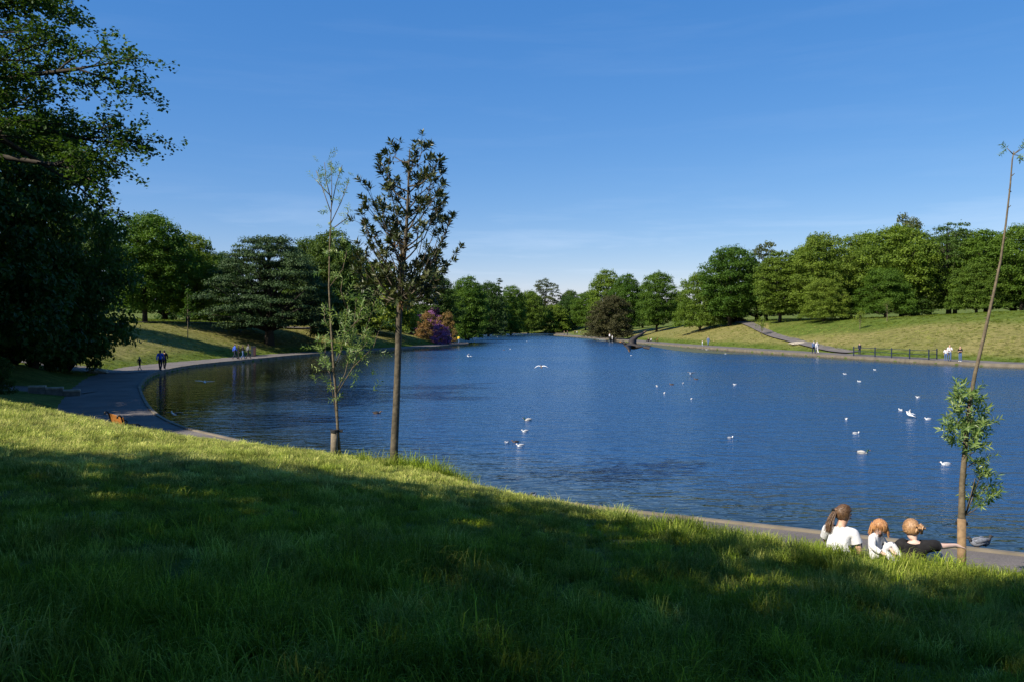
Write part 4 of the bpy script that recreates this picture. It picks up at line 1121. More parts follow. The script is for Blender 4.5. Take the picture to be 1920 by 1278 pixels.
def figure(posename, sleeves, shorts=False):
    key = (posename, sleeves, shorts)
    if key in CACHE: return CACHE[key]
    J = POSES[posename]; me = skin_mesh(J); bb, tt, C = bone_of(me, J)
    def is_(i, names): return bb[i][0].rstrip('LR') in names or False
    top, bot, shoe, hair = [], [], [], []
    head = Vector(J['head'])
    for i in range(len(C)):
        a, b = bb[i]; k = b[:-1] if b[-1] in 'LR' else b
        top.append(k in ('spine', 'chest', 'sho') or (k == 'neck' and tt[i] < .45) or (k == 'elb') or (k == 'wri' and sleeves == 'long'))
        bot.append(k in ('hip', 'knee') or (k == 'ankle' and (not shorts) and tt[i] < .93) or (k == 'spine' and tt[i] < .35))
        shoe.append(k == 'toe')
        c = Vector(C[i]) - head
        hair.append(k in ('head', 'top', 'jaw') and (c.z > .045 or c.y < -.035))
    r = dict(body=me, shirt=shell(me, top, .022, 'shirt'), trousers=shell(me, bot, .014, 'trousers'), shoes=shell(me, shoe, .012, 'shoes'), hair=shell(me, hair, .018, 'hair'))
    CACHE[key] = r; return r
def person(px, py, label, top, bottom, hair, pose_='stand', face=0.0, height=1.72, sleeves='long', z=0.0, shoes='black_cloth', group=None, Yoff=0, shorts=False, skin='skin'):
    x, y = gp(px, py, z)
    root = empty('person', (x, y, max(H(x, y), 0.02) if z else 0.02), R(face)); k = height / 1.72; root.scale = (k, k, k)
    tag(root, label, 'person', group)
    r = figure(pose_, sleeves, shorts)
    for nm, mt in (('body', skin), ('shirt', top), ('trousers', bottom), ('shoes', shoes), ('hair', hair)):
        me = r[nm]
        if not len(me.materials): me.materials.append(M[mt])
        o = link(nm, me, root); o.material_slots[0].link = 'OBJECT'; o.material_slots[0].material = M[mt]
GP = 'people walking on the lakeside path'
person(300, 695, 'person in a bright blue top walking away on the left path', 'blue_cloth', 'navy', 'hair_dark', 'walk', 10, 1.78, group=GP)
person(308, 692, 'person in dark clothes close beside the one in bright blue', 'dark_trousers', 'dark_trousers', 'hair_dark', 'walk', 10, 1.72, group=GP)
person(261, 694, 'child in dark clothes walking ahead of the tree shadow on the left path', 'navy', 'black_cloth', 'hair_dark', 'walk', -30, 1.2, group=GP, sleeves='short', shorts=True)
person(440, 673, 'person in a blue jacket, first of the four walkers by the bin', 'blue_cloth', 'navy', 'hair_dark', 'walk', -60, 1.78, group=GP)
person(447, 673, 'person in black, second of the four walkers by the bin', 'black_cloth', 'dark_trousers', 'hair_dark', 'stand', -60, 1.68, group=GP)
person(455, 673, 'person in a dark top and blue jeans among the four walkers by the bin', 'black_cloth', 'jeans', 'hair_dark', 'walk', -50, 1.66, group=GP)
person(465, 672, 'person in grey standing next to the litter bin', 'grey_cloth', 'dark_trousers', 'hair_dark', 'walk', -60, 1.70, group=GP)
person(840, 645, 'person in black at the water edge below the purple rhododendron', 'black_cloth', 'black_cloth', 'hair_dark', 'stand', 20, 1.75, group=GP)
person(845, 644, 'person in black and red standing second on the promontory', 'dark_trousers', 'dark_trousers', 'hair_brown', 'stand', 60, 1.66, group=GP)
person(852, 643, 'person in white and blue on the promontory', 'blue_cloth', 'white_cloth', 'hair_dark', 'stand', 100, 1.66, group=GP)
person(860, 644, 'person in a yellow top at the end of the promontory', 'yellow_cloth', 'jeans', 'hair_dark', 'walk', -30, 1.72, group=GP)
person(1143, 637, 'person in a white top on the far right path', 'white_cloth', 'dark_trousers', 'hair_dark', 'stand', 120, 1.75, group=GP)
person(1148, 637, 'child in white beside the person on the far right path', 'white_cloth', 'white_cloth', 'hair_brown', 'stand', 120, 1.2, group=GP)
person(1216, 640, 'person in dark clothes sitting on the grass verge of the right path', 'black_cloth', 'dark_trousers', 'hair_dark', 'sit', 120, 1.75, group=GP)
person(1221, 640, 'person in a white top sitting beside the one in dark clothes', 'white_cloth', 'dark_trousers', 'hair_dark', 'sit', 100, 1.7, group=GP)
person(1317, 649, 'child in white and pale blue at the right water edge', 'white_cloth', 'jeans_pale', 'hair_blond', 'stand', 90, 1.1, group=GP)
person(1328, 648, 'person in blue bending towards the swans on the right bank', 'jeans', 'jeans', 'hair_dark', 'walk', 130, 1.7, group=GP)
person(1339, 646, 'person in a tan top sitting on the right bank grass', 'tan_cloth', 'dark_trousers', 'hair_dark', 'sit', 100, 1.75, group=GP, sleeves='short')
person(1526, 663, 'person in a blue jacket walking with the one in white on the right path', 'jeans', 'navy', 'hair_grey', 'walk', 0, 1.72, group=GP)
person(1532, 663, 'person all in white walking beside the blue jacket on the right path', 'white_cloth', 'white_cloth', 'hair_grey', 'walk', 0, 1.68, group=GP)
person(1612, 664, 'person in dark blue with a white cap at the left end of the railing', 'navy', 'navy', 'hair_grey', 'stand', 180, 1.5, group=GP)
person(1774, 677, 'person in a pale top and jeans, left of the two by the railing end', 'white_cloth', 'jeans', 'hair_brown', 'stand', -30, 1.45, group=GP, shoes='white_cloth', sleeves='short')
person(1781, 677, 'person in a white top and jeans by the railing end', 'white_cloth', 'jeans', 'hair_dark', 'fold', 160, 1.78, group=GP, sleeves='short')
person(1801, 678, 'person in a black top standing alone right of the railing', 'black_cloth', 'jeans', 'hair_brown', 'fold', 120, 1.66, group=GP, shoes='white_cloth', sleeves='short')
for i, (px, py, c, lab) in enumerate([(1058, 629, 'tan_cloth', 'tiny person in tan at the far sandy point'), (1064, 629, 'dark_trousers', 'tiny person in dark clothes at the far sandy point'), (1078, 628, 'black_cloth', 'tiny person in black on the far path'), (1082, 628, 'white_cloth', 'tiny person in white on the far path'), (1089, 628, 'grey_cloth', 'tiny person in grey on the far path')]):
    person(px, py, lab, c, 'dark_trousers', 'hair_dark', 'stand', 90 + 40 * i, 1.72, group='people at the far end')

# the three people sitting on the near bank
LAKE = math.degrees(math.atan2(-0.488, 0.873))
def near_person(loc, face, J, rs, label, top, bottom, hair, sleeve, skin, fingers=True, radmul=None, shoes='white_cloth'):
    root = empty('person', loc, R(face)); root.scale = (.96, .96, .98); tag(root, label, 'person', 'people sitting on the near bank')
    fg = []
    if fingers:
        for s, q in (('L', -1), ('R', 1)):
            w, h = Vector(J['wri' + s]), Vector(J['hand' + s]); d = (h - w).normalized(); side = d.cross(Vector((0, 0, 1)))
            side = side.normalized() if side.length > .1 else Vector((1, 0, 0)); dn = Vector((0, 0, -1)) if abs(d.z) < .8 else Vector((0, 1, 0))
            for k, L in enumerate((.85, 1.0, .95, .75)):
                a = h + side * (.019 * (k - 1.5)) * rs + d * .015 * rs
                fg.append(('hand' + s, [(a, .011 * rs), (a + d * .045 * L * rs, .009 * rs), (a + d * .075 * L * rs + dn * .015 * rs, .007 * rs)]))
            a = h - side * .03 * rs * q - d * .02 * rs
            fg.append(('hand' + s, [(a, .012 * rs), (a - side * .02 * rs * q + d * .035 * rs, .009 * rs)]))
    me = skin_mesh(J, rs, 2, fg, radmul); me.materials.append(M[skin])
    bb, tt, C = bone_of(me, J); n = len(C); head = Vector(J['head'])
    K = [(b[:-1] if b[-1] in 'LR' else b) for a, b in bb]
    topk = [K[i] in ('spine', 'chest', 'sho') or (K[i] == 'neck' and tt[i] < .7) or (K[i] == 'elb' and (sleeve == 'long' or tt[i] < .62)) or (K[i] == 'wri' and sleeve == 'long' and tt[i] < .85) for i in range(n)]
    botk = [K[i] in ('hip', 'knee') or (K[i] == 'ankle' and tt[i] < .9) or (K[i] == 'spine' and tt[i] < .3) for i in range(n)]
    sho = [K[i] == 'toe' for i in range(n)]
    link('body', me, root)
    for nm, kp, off, mt in (('shirt', topk, .026 * rs, top), ('trousers', botk, .015 * rs, bottom), ('shoes', sho, .012 * rs, shoes)):
        m = shell(me, kp, off, nm); m.materials.append(M[mt]); o = link(nm, m, root)
        if nm == 'shirt':
            tx = bpy.data.textures.new('folds', 'CLOUDS'); tx.noise_scale = .13 * rs
            md = o.modifiers.new('folds', 'DISPLACE'); md.texture = tx; md.strength = .035 * rs; md.mid_level = .5
    return root, head
def strands(mb, root_pts, dirs, L, r, g, sag=.5):
    for p, d in zip(root_pts, dirs):
        p = Vector(p); d = Vector(d).normalized(); pts = [p]
        for k in range(4):
            d = (d + Vector((0, 0, -sag * .25)) + Vector(g.normal(size=3)) * .05).normalized(); pts.append(pts[-1] + d * L / 4)
        mb.tube(pts, [r, r, r * .9, r * .7, r * .2], 4, cap=False)
def ellips(mb, c, rad, n=14, m=9, M3=None):
    rings = []
    for i in range(m + 1):
        ph = math.pi * (i / m); z = -math.cos(ph); r = max(math.sin(ph), .02)
        ring = [Vector((rad[0] * r * math.cos(2 * math.pi * k / n), rad[1] * r * math.sin(2 * math.pi * k / n), rad[2] * z)) for k in range(n)]
        if M3 is not None: ring = [M3 @ q for q in ring]
        rings.append([q + Vector(c) for q in ring])
    mb.loft(rings)
def face_bits(root, head, f, s):
    """nose, eyes, mouth and ears, f = facing direction of the head in the figure's frame"""
    f = Vector(f).normalized(); sd_ = f.cross(Vector((0, 0, 1))).normalized(); up = sd_.cross(f)
    mb = MB(); ellips(mb, head + f * .095 * s - up * .012 * s, (.012 * s, .016 * s, .022 * s), 8, 6); mb.build('nose', M['skin_pale'], root, True)
    for q in (-1, 1):
        mb = MB(); ellips(mb, head + f * .083 * s + sd_ * .034 * q * s + up * .012 * s, (.012 * s, .008 * s, .008 * s), 8, 6); mb.build('eye', M['eye'], root, True)
        mb = MB(); ellips(mb, head + sd_ * .094 * q * s - up * .005 * s, (.010 * s, .018 * s, .030 * s), 8, 6); mb.build('ear', M['skin_pale'], root, True)
    mb = MB(); ellips(mb, head + f * .086 * s - up * .055 * s, (.026 * s, .010 * s, .009 * s), 8, 6); mb.build('mouth', M['lips'], root, True)
def hair_cap(mb, head, f, s, rx=.112, full=False):
    """hair mass covering the skull except the face"""
    f = Vector(f).normalized(); A = f.to_track_quat('Y', 'Z').to_matrix()
    n, m = 18, 10; rings = []
    for i in range(m + 1):
        el = math.pi / 2 - (math.pi * .74) * i / m; ring = []
        for k in range(n):
            th = 2 * math.pi * k / n; v = Vector((math.cos(th) * math.cos(el), math.sin(th) * math.cos(el), math.sin(el)))
            rr = 1.0 + .03 * math.sin(7 * th + 2 * i)
            if v.y > .35 and el < .35: rr = .72     # withdraw below the hairline so the face is free
            ring.append(head + A @ Vector((v.x * rx * s * rr, v.y * rx * 1.1 * s * rr - .012 * s, v.z * rx * 1.12 * s * rr + .01 * s)))
        rings.append(ring)
    mb.loft(rings, cap=True)

def combed(mb, head, f, s, tie, n, g, down=False, rx=.112):
    """locks of hair lying on the skull, drawn to the tie or hanging down"""
    f = Vector(f).normalized(); tv = Vector(tie).normalized(); k = 0
    while k < n:
        v = Vector(g.normal(size=3)).normalized()
        if v.dot(f) > .45 and v.z < .55: continue
        if v.z < -.45: continue
        k += 1; e = tv if not down else Vector((v.x, v.y, -.25)).normalized()
        pts = []
        for q in np.linspace(0, 1, 5):
            w_ = v.slerp(e, q * (.92 if not down else 1)) if v.angle(e) > .02 else v
            rr = rx * s * (1.015 + .03 * g.uniform() + (.03 if down else 0) * q)
            pts.append(head + Vector((w_.x * rr, w_.y * rr * 1.05, w_.z * rr * 1.10 + .01 * s)))
        mb.tube(pts, [.0015 * s, .0034 * s, .0036 * s, .003 * s, .0015 * s], 3, cap=False)

# woman in white with a ponytail
g_ = np.random.default_rng(3)
w = P(1572, 1060, 11.0); zz = H(w.x, w.y)
J = dict(POSES['sit']); J.update(spine=(0, .01, .30), chest=(0, .05, .48), neck=(.0, .09, .62), jaw=(.02, .125, .70), head=(.03, .14, .785), top=(.03, .14, .845), shoL=(-.185, .05, .565), shoR=(.185, .06, .56),
         elbR=(.27, .06, .33), wriR=(.25, .19, .12), handR=(.24, .25, .07), elbL=(-.25, .16, .35), wriL=(-.15, .36, .40), handL=(-.11, .43, .42))
TOPZ = P(1570, 948, 11.0).z
root, hd = near_person((w.x, w.y, TOPZ - .895), LAKE - 12, J, 1.0, 'woman in a white T-shirt with a long brown ponytail sitting on the bank', 'white_cloth', 'jeans', 'hair_brown', 'short', 'skin')
mb = MB(); hf = (.75, .65, -.1); hair_cap(mb, hd, hf, 1.0)
combed(mb, hd, hf, 1.0, (-.62, -.60, .40), 420, g_)
bk = hd + Vector((-.085, -.075, .055)); ellips(mb, bk, (.035, .035, .035), 10, 6)
rp_ = [bk + Vector(g_.normal(size=3)) * .011 for _ in range(170)]
strands(mb, rp_, [(-.30 + g_.normal() * .10, -.45 + g_.normal() * .10, -.35) for _ in rp_], .34, .0045, g_, 1.7)
mb.build('hair', M['hair_brown'], root, True)
mb = MB(); mb.tube([bk + Vector((-.028, -.02, 0)), bk + Vector((-.04, -.035, -.01))], .026, 10); mb.build('hair_band', M['black_cloth'], root)
face_bits(root, hd, hf, 1.0)
# woman in black with her hair pinned up
w = P(1714, 1075, 10.9)
J = dict(POSES['sit']); J.update(spine=(.0, -.04, .29), chest=(0, -.06, .47), neck=(-.01, -.05, .60), jaw=(-.03, -.02, .675), head=(-.045, -.005, .755), top=(-.05, -.005, .815), shoL=(-.18, -.02, .535), shoR=(.185, -.03, .55),
         elbR=(.36, .10, .535), wriR=(.50, .28, .525), handR=(.56, .34, .50), elbL=(-.27, .0, .31), wriL=(-.26, .14, .13), handL=(-.26, .2, .08),
         kneeR=(.26, .34, .40), ankleR=(.34, .44, .08), toeR=(.38, .57, .04))
root, hd = near_person((w.x, w.y, P(1714, 973, 10.9).z - .865), LAKE - 2, J, 1.0, 'woman in a black T-shirt with pinned up fair hair and one arm stretched out', 'black_cloth', 'jeans_pale', 'hair_blond', 'short', 'skin_pale')
mb = MB(); hf = (-.45, .85, -.12); hair_cap(mb, hd, hf, 1.0)
combed(mb, hd, hf, 1.0, (.72, -.62, .15), 420, g_)
bk = hd + Vector((.085, -.075, .02))
for k in range(14): 
    a = Vector(g_.normal(size=3)) * .02; mb.tube([bk + a, bk + a + Vector((.03, -.02, .02)) + Vector(g_.normal(size=3)) * .02, bk + a + Vector((.03, -.01, -.02)) + Vector(g_.normal(size=3)) * .02], [.02, .022, .012], 6)
mb.build('hair', M['hair_blond'], root, True)
mb = MB(); mb.box(bk + Vector((.02, -.05, .01)), (.08, .015, .03), Matrix.Rotation(.5, 3, 'Y')); mb.build('hair_clip', M['black_cloth'], root)
face_bits(root, hd, hf, 1.0)
# toddler
w = P(1640, 1045, 11.0)
s_ = .66
J = {k: (v[0] * s_, v[1] * s_, v[2] * s_) for k, v in POSES['sit'].items()}
J.update(spine=(0, 0, .18), chest=(0, .01, .30), neck=(0, .03, .37), jaw=(0, .055, .415), head=(0, .07, .475), top=(0, .06, .53), kneeR=(.11, .2, .17), ankleR=(.13, .36, .06), toeR=(.14, .42, .10), kneeL=(-.16, .17, .24), ankleL=(-.2, .3, .05), toeL=(-.21, .36, .08),
         elbR=(.17, .05, .22), wriR=(.15, .17, .16), handR=(.13, .21, .14), elbL=(-.17, .06, .22), wriL=(-.11, .18, .17), handL=(-.09, .22, .15), shoL=(-.105, .01, .34), shoR=(.105, .01, .34))
root, hd = near_person((w.x, w.y, P(1637, 971, 11.0).z - .575), -140, J, s_, 'toddler with ginger hair in white clothes sitting between the two women', 'white_cloth', 'white_cloth', 'hair_ginger', 'long', 'skin_pale', True, {'head': 1.32, 'jaw': 1.2, 'top': 1.35, 'neck': 1.0})
mb = MB(); hf = (.84, .53, -.4); hair_cap(mb, hd, hf, .88); combed(mb, hd, hf, .88, (0, 0, 1), 420, g_, True)
rp_ = []; dr_ = []
for k in range(300):
    th = g_.uniform(0.0, 2 * math.pi); v = Vector((math.cos(th), math.sin(th), 0))
    if v.dot(Vector((.84, .53, 0))) > .5: continue
    rp_.append(hd + Vector((v.x * .092, v.y * .098 - .012, .02 + g_.normal() * .02))); dr_.append((v.x * .35, v.y * .35, -1))
strands(mb, rp_, dr_, .13, .0045, g_, .2)
mb.build('hair', M['hair_ginger'], root, True); face_bits(root, hd, hf, .88)

# ------------------------------------------------------------------ birds
def bird_body(mb, L, hgt, wd, head=True, mi=0, mh=0, mbk=1, raise_=0.0):
    """body along +y with neck, head and beak"""
    prof = [(-.52, .10, .02), (-.40, .16, .30), (-.2, .10, .75), (0, .02, 1.0), (.2, .02, .92), (.36, .10, .55), (.44, .22, .36)]
    rings = []
    for (y, z, r) in prof:
        rings.append([Vector((math.cos(t) * wd * r, y * L, z * hgt * 1.2 + math.sin(t) * hgt * .55 * r + hgt * .15)) for t in np.linspace(0, 2 * math.pi, 10, endpoint=False)])
    mb.loft(rings, mi)
    hp = Vector((0, .47 * L, hgt * (.95 + raise_)))
    mb.tube([Vector((0, .36 * L, hgt * .35)), Vector((0, .44 * L, hgt * .7)), hp], [wd * .5, wd * .36, wd * .38], 8, mh)
    ellips_mi(mb, hp + Vector((0, .03 * L, .02 * hgt)), (wd * .42, wd * .55, wd * .42), mh)
    mb.tube([hp + Vector((0, .03 * L + wd * .4, 0)), hp + Vector((0, .03 * L + wd * 1.2, -.03 * hgt))], [wd * .16, wd * .04], 6, mbk)
def ellips_mi(mb, c, rad, mi):
    n, m = 10, 6; rings = []
    for i in range(m + 1):
        ph = math.pi * i / m; z = -math.cos(ph); r = max(math.sin(ph), .03)
        rings.append([Vector((rad[0] * r * math.cos(2 * math.pi * k / n), rad[1] * r * math.sin(2 * math.pi * k / n), rad[2] * z)) + Vector(c) for k in range(n)])
    mb.loft(rings, mi)
def folded_wings(mb, L, hgt, wd, mi, tip):
    for s in (-1, 1):
        rings = []
        for (y, x, z, r) in [(.26, .75, .62, .1), (.12, .95, .60, .34), (-.1, .85, .68, .36), (-.32, .55, .72, .22), (-.5, .22, .74, .12), (-.66, .05, .76, .03)]:
            rings.append([Vector((s * wd * x + math.cos(t) * wd * .18, y * L, z * hgt + math.sin(t) * hgt * r)) for t in np.linspace(0, 2 * math.pi, 8, endpoint=False)])
        mb.loft(rings[:5], mi); mb.loft(rings[4:], tip)
def swim_bird(kind):
    mb = MB()
    if kind == 'gull':
        bird_body(mb, .40, .13, .075, mi=0, mh=0, mbk=2); folded_wings(mb, .40, .13, .075, 1, 3)
        return mb.mesh('gull', [M['gull_white'], M['gull_grey'], M['beak'], M['bird_dark']], True)
    if kind == 'mallard':
        bird_body(mb, .52, .17, .11, mi=0, mh=1, mbk=2, raise_=.15); folded_wings(mb, .5, .165, .108, 3, 4)
        return mb.mesh('mallard', [M['mallard_grey'], M['mallard_head'], M['beak'], M['mallard_grey'], M['bird_dark']], True)
    if kind == 'duck':
        bird_body(mb, .50, .16, .105, mi=0, mh=0, mbk=1); folded_wings(mb, .5, .16, .104, 2, 2)
        return mb.mesh('duck', [M['bird_brown'], M['beak'], M['bird_dark']], True)
    if kind == 'pigeon':
        bird_body(mb, .30, .12, .065, mi=0, mh=2, mbk=2); folded_wings(mb, .30, .12, .065, 0, 2)
        for s in (-1, 1): mb.tube([(s * .025, 0, .03), (s * .025, 0, -.045), (s * .025, .03, -.05)], .006, 5, 1)
        return mb.mesh('pigeon', [M['pigeon_grey'], M['beak'], M['bird_dark']], True)
BM = {k: swim_bird(k) for k in ('gull', 'mallard', 'duck', 'pigeon')}
def water_pt(px, py):
    Y = (CAM_Z - WL) * F / (py - HOR); return Vector(((px - CX) / F * Y, Y, WL - .015))
def swim(px, py, kind, face, label, s=1.0, group='gulls swimming on the lake'):
    o = link(kind, BM[kind], None, water_pt(px, py)); s *= .66; o.rotation_euler = (0, 0, R(face)); o.scale = (s, s, s)
    tag(o, label, kind if kind != 'mallard' else 'duck', group)
for (px, py, f, lab) in [
    (985, 809, 100, 'white gull below the duck in the middle of the lake'), (976, 836, 95, 'white gull nearest the grass in the middle trio'), (951, 831, 150, 'small gull left of the trio'),
    (1370, 822, -60, 'lone gull low in the open water between the two groups'), (1379, 721, 90, 'gull alone right of the flapping one'), (1232, 724, 10, 'upright gull at the left of the small flock'),
    (1281, 719, -20, 'gull just below the flapping one'), (1246, 737, 180, 'tiny gull below the upright one'), (1297, 748, 170, 'lowest gull of the small flock'), (1585, 701, 60, 'tiny gull near the right shore, left one'),
    (1612, 715, 40, 'gull facing right near the railing'), (1641, 693, 30, 'farthest tiny gull below the railing'), (1723, 745, 90, 'flat white gull high on the right water'), (1690, 769, 10, 'gull just left of the bird with raised wings'),
    (1742, 786, 80, 'small gull right of the bird with raised wings'), (1588, 786, 170, 'round white gull left of the raised wings'), (1606, 813, -80, 'white gull above the mallard'), (1776, 871, 75, 'big white gull left of the leaning willow'),
    (1184, 666, 90, 'white dot of a gull under the dark flying bird'), (957, 654, 80, 'tiny far gull in the middle water'), (988, 640, 60, 'tiny white gull near the far water end'), (1325, 655, 60, 'white bird at the feet of the child on the right bank'),
    (1361, 663, 80, 'white gull at the end of the weed bed'), (1233, 643, 90, 'gull standing on the right path edge'), (872, 633, 90, 'distant white bird in the dark far bay, left one'), (901, 632, 70, 'distant white bird in the middle of the dark far bay'), (933, 632, 70, 'distant white bird at the right of the dark far bay')]:
    swim(px, py, 'gull', f, lab, 1.0)
swim(1619, 850, 'mallard', -100, 'mallard with dark head and pale flank on the right water', 1.0, 'ducks on the lake')
swim(990, 788, 'mallard', 95, 'mallard above the three gulls in mid lake', 1.0, 'ducks on the lake')
swim(706, 775, 'duck', -80, 'dark duck between the two slim trees', 1.1, 'ducks on the lake')
swim(945, 656, 'duck', 60, 'tiny dark duck far out in the middle water', 1.0, 'ducks on the lake')
swim(1306, 711, 'duck', 60, 'tiny dark duck right below the flapping gull', .9, 'ducks on the lake')
swim(1260, 721, 'duck', 60, 'tiny brown duck in the small flock', .9, 'ducks on the lake')
swim(967, 829, 'duck', 90, 'small brownish duck beside the middle trio of gulls', .7, 'ducks on the lake')
def on_path(px, py, kind, face, label, s=1.0):
    x, y = gp(px, py, .02); o = link(kind, BM[kind], None, (x, y, .065)); o.rotation_euler = (0, 0, R(face)); o.scale = (s,) * 3
    tag(o, label, kind, 'pigeons on the near path')
on_path(1000, 938, 'pigeon', 160, 'grey pigeon half hidden by grass at the near path edge', 1.0)
on_path(1838, 1027, 'pigeon', 80, 'grey pigeon on the path right of the leaning willow', 1.0)
on_path(1850, 1025, 'pigeon', -70, 'second grey pigeon on the path, nearest the water', 1.0)

def wing(L, c, s, dih, sweep, bend):
    """one flight wing from the root outwards, with real thickness"""
    mb = MB(); rings = []
    for i in range(8):
        t = i / 7; ch = c * (1 - .82 * t ** 1.5) * (1 if t < .98 else .4)
        x = s * L * t * math.cos(dih * (1 - bend * t)); z = L * t * math.sin(dih * (1 - bend * t)); y = (.05 if t < .45 else .05 - (t - .45) * sweep) * L * 1.0 + (.08 * L * math.sin(math.pi * min(t / .5, 1)))
        rings.append([Vector((x, y + ch * .35, z)), Vector((x, y + ch * .1, z + .012)), Vector((x, y - ch * .65, z - .004)), Vector((x, y + ch * .1, z - .008))])
    mb.loft(rings[:7], 0); mb.loft(rings[6:], 1); return mb
def fly(px, py, Y, rot, label, dl, dr, span=.45, mats=('gull_white', 'gull_grey', 'bird_dark'), bend=.5):
    p = P(px, py, Y); root = empty('flying_gull', p); root.rotation_euler = tuple(R(a) for a in rot); tag(root, label, 'bird', 'birds in flight over the lake')
    mb = MB(); bird_body(mb, .42, .10, .065, mbk=1); mb.add([(-.05, -.2, .03), (.05, -.2, .03), (.08, -.33, .03), (-.08, -.33, .03), (0, -.2, .045), (0, -.33, .04)], [(0, 3, 5, 4), (4, 5, 2, 1), (0, 1, 2, 3)])
    mb.build('body', [M[mats[0]], M['beak']], root, True)
    for s, d in ((-1, dl), (1, dr)):
        o = wing(span, .17, s, R(d), .5, bend).build('wing', [M[mats[1]], M[mats[2]]], root, True); o.location = (s * .03, .02, .055)
fly(384, 717, 46, (0, 0, 20), 'white gull gliding over the left bay with spread wings', 18, 4, .50, ('gull_white', 'gull_white', 'gull_white'))
fly(880, 668, 75, (0, 12, 80), 'white gull skimming flat over the water left of centre', 25, -6, .55, ('gull_white', 'gull_white', 'gull_white'))
fly(1015, 688, 50, (10, 0, 5), 'gull with arched pale wings and dark hanging body at mid lake', 28, 24, .42, ('bird_brown', 'gull_white', 'gull_white'), 1.5)
fly(1188, 651, 15.5, (5, -26, 62), 'dark bird banking with one wing raised over the right water', 30, 8, .52, ('bird_dark', 'bird_dark', 'bird_brown'))
fly(1706, 778, 36, (18, 26, 35), 'white gull with wings raised steeply above the right water', 62, 48, .30, ('gull_white', 'gull_white', 'gull_white'))
fly(1295, 702, 66, (30, 0, 150), 'gull flapping just above the small flock', 55, 60, .45, ('gull_white', 'gull_grey', 'bird_dark'))
fly(326, 777, 35, (20, 0, 170), 'grey white gull landing on the dark water by the left path', 20, 20, .36, ('gull_white', 'gull_grey', 'gull_grey'))

# a dropped stick on the path, a pale cloth on the far slope
def stick():
    a = Vector((*gp(1755, 1023, .02), .03)); b = Vector((*gp(1790, 1021, .02), .03))
    mb = MB(); mb.tube([a, a.lerp(b, .5) + Vector((0, .02, .01)), b], [.012, .014, .008], 6)
    tag(mb.build('stick', M['bark']), 'thin dark stick lying on the path under the stretched arm', 'stick')
stick()

# ------------------------------------------------------------------ grass blades
def tuft(name, seed, n, h, rad, w, lean, mat):
    g = np.random.default_rng(seed); V = []; Q = []; rv = []
    for i in range(n):
        r = rad * math.sqrt(g.uniform()); th = g.uniform(0, 6.28); bx_, by_ = r * math.cos(th), r * math.sin(th)
        hh = h * g.uniform(.45, 1.15); a = g.uniform(0, 6.28); ln = lean * g.uniform(.2, 1.3) * hh; dx, dy = math.cos(a), math.sin(a)
        ww = w * g.uniform(.7, 1.3); px_, py_ = -dy * ww / 2, dx * ww / 2; k = len(V)
        for t, f, wf in ((0, 0, 1.0), (.45, .22, .9), (.8, .62, .6)):
            V += [(bx_ + dx * ln * f - px_ * wf, by_ + dy * ln * f - py_ * wf, hh * t), (bx_ + dx * ln * f + px_ * wf, by_ + dy * ln * f + py_ * wf, hh * t)]
        V.append((bx_ + dx * ln, by_ + dy * ln, hh * (1 - .25 * lean))); 
        V.append((bx_ + dx * ln * 1.0, by_ + dy * ln * 1.0, hh * (1 - .25 * lean) - .001))
        Q += [(k, k + 1, k + 3, k + 2), (k + 2, k + 3, k + 5, k + 4), (k + 4, k + 5, k + 6, k + 7)]; rv += [g.uniform()] * 3
    me = mesh_np(name, V, Q, mat, rv)
    return bpy.data.objects.new(name, me)
def blade_mat(name):
    m, n, l, b = newmat(name)
    a = n.new('ShaderNodeAttribute'); a.attribute_name = 'rnd'
    t = n.new('ShaderNodeAttribute'); t.attribute_name = 'tint'; t.attribute_type = 'INSTANCER'
    vv = n.new('ShaderNodeAttribute'); vv.attribute_name = 'val'; vv.attribute_type = 'INSTANCER'
    r1 = n.new('ShaderNodeValToRGB'); r1.color_ramp.elements[0].color = (0.065, 0.115, 0.007, 1); r1.color_ramp.elements[1].color = (0.25, 0.31, 0.025, 1)
    r2 = n.new('ShaderNodeValToRGB'); r2.color_ramp.elements[0].color = (0.19, 0.27, 0.03, 1); r2.color_ramp.elements[1].color = (0.62, 0.55, 0.20, 1)
    l.new(a.outputs['Fac'], r1.inputs[0]); l.new(a.outputs['Fac'], r2.inputs[0])
    mx = n.new('ShaderNodeMixRGB'); l.new(t.outputs['Fac'], mx.inputs[0]); l.new(r1.outputs[0], mx.inputs[1]); l.new(r2.outputs[0], mx.inputs[2])
    m2 = n.new('ShaderNodeVectorMath'); m2.operation = 'SCALE'; l.new(mx.outputs[0], m2.inputs[0]); l.new(vv.outputs['Fac'], m2.inputs['Scale']); mx = m2
    l.new(mx.outputs[0], b.inputs['Base Color']); b.inputs['Roughness'].default_value = .6; b.inputs['Specular IOR Level'].default_value = .08
    tr = n.new('ShaderNodeBsdfTranslucent'); l.new(mx.outputs[0], tr.inputs['Color'])
    ms = n.new('ShaderNodeMixShader'); ms.inputs[0].default_value = .35
    l.new(b.outputs[0], ms.inputs[1]); l.new(tr.outputs[0], ms.inputs[2]); l.new(ms.outputs[0], n['Material Output'].inputs['Surface'])
    return m
M['blade'] = blade_mat('grass_blade')
gcol = bpy.data.collections.new('grass_tufts')
for i in range(4): gcol.objects.link(tuft('a_short_tuft%d' % i, 40 + i, 60, .11, .13, .006, .9, M['blade']))
for i in range(4): gcol.objects.link(tuft('b_tall_tuft%d' % i, 50 + i, 60, .24, .12, .0062, .75, M['blade']))
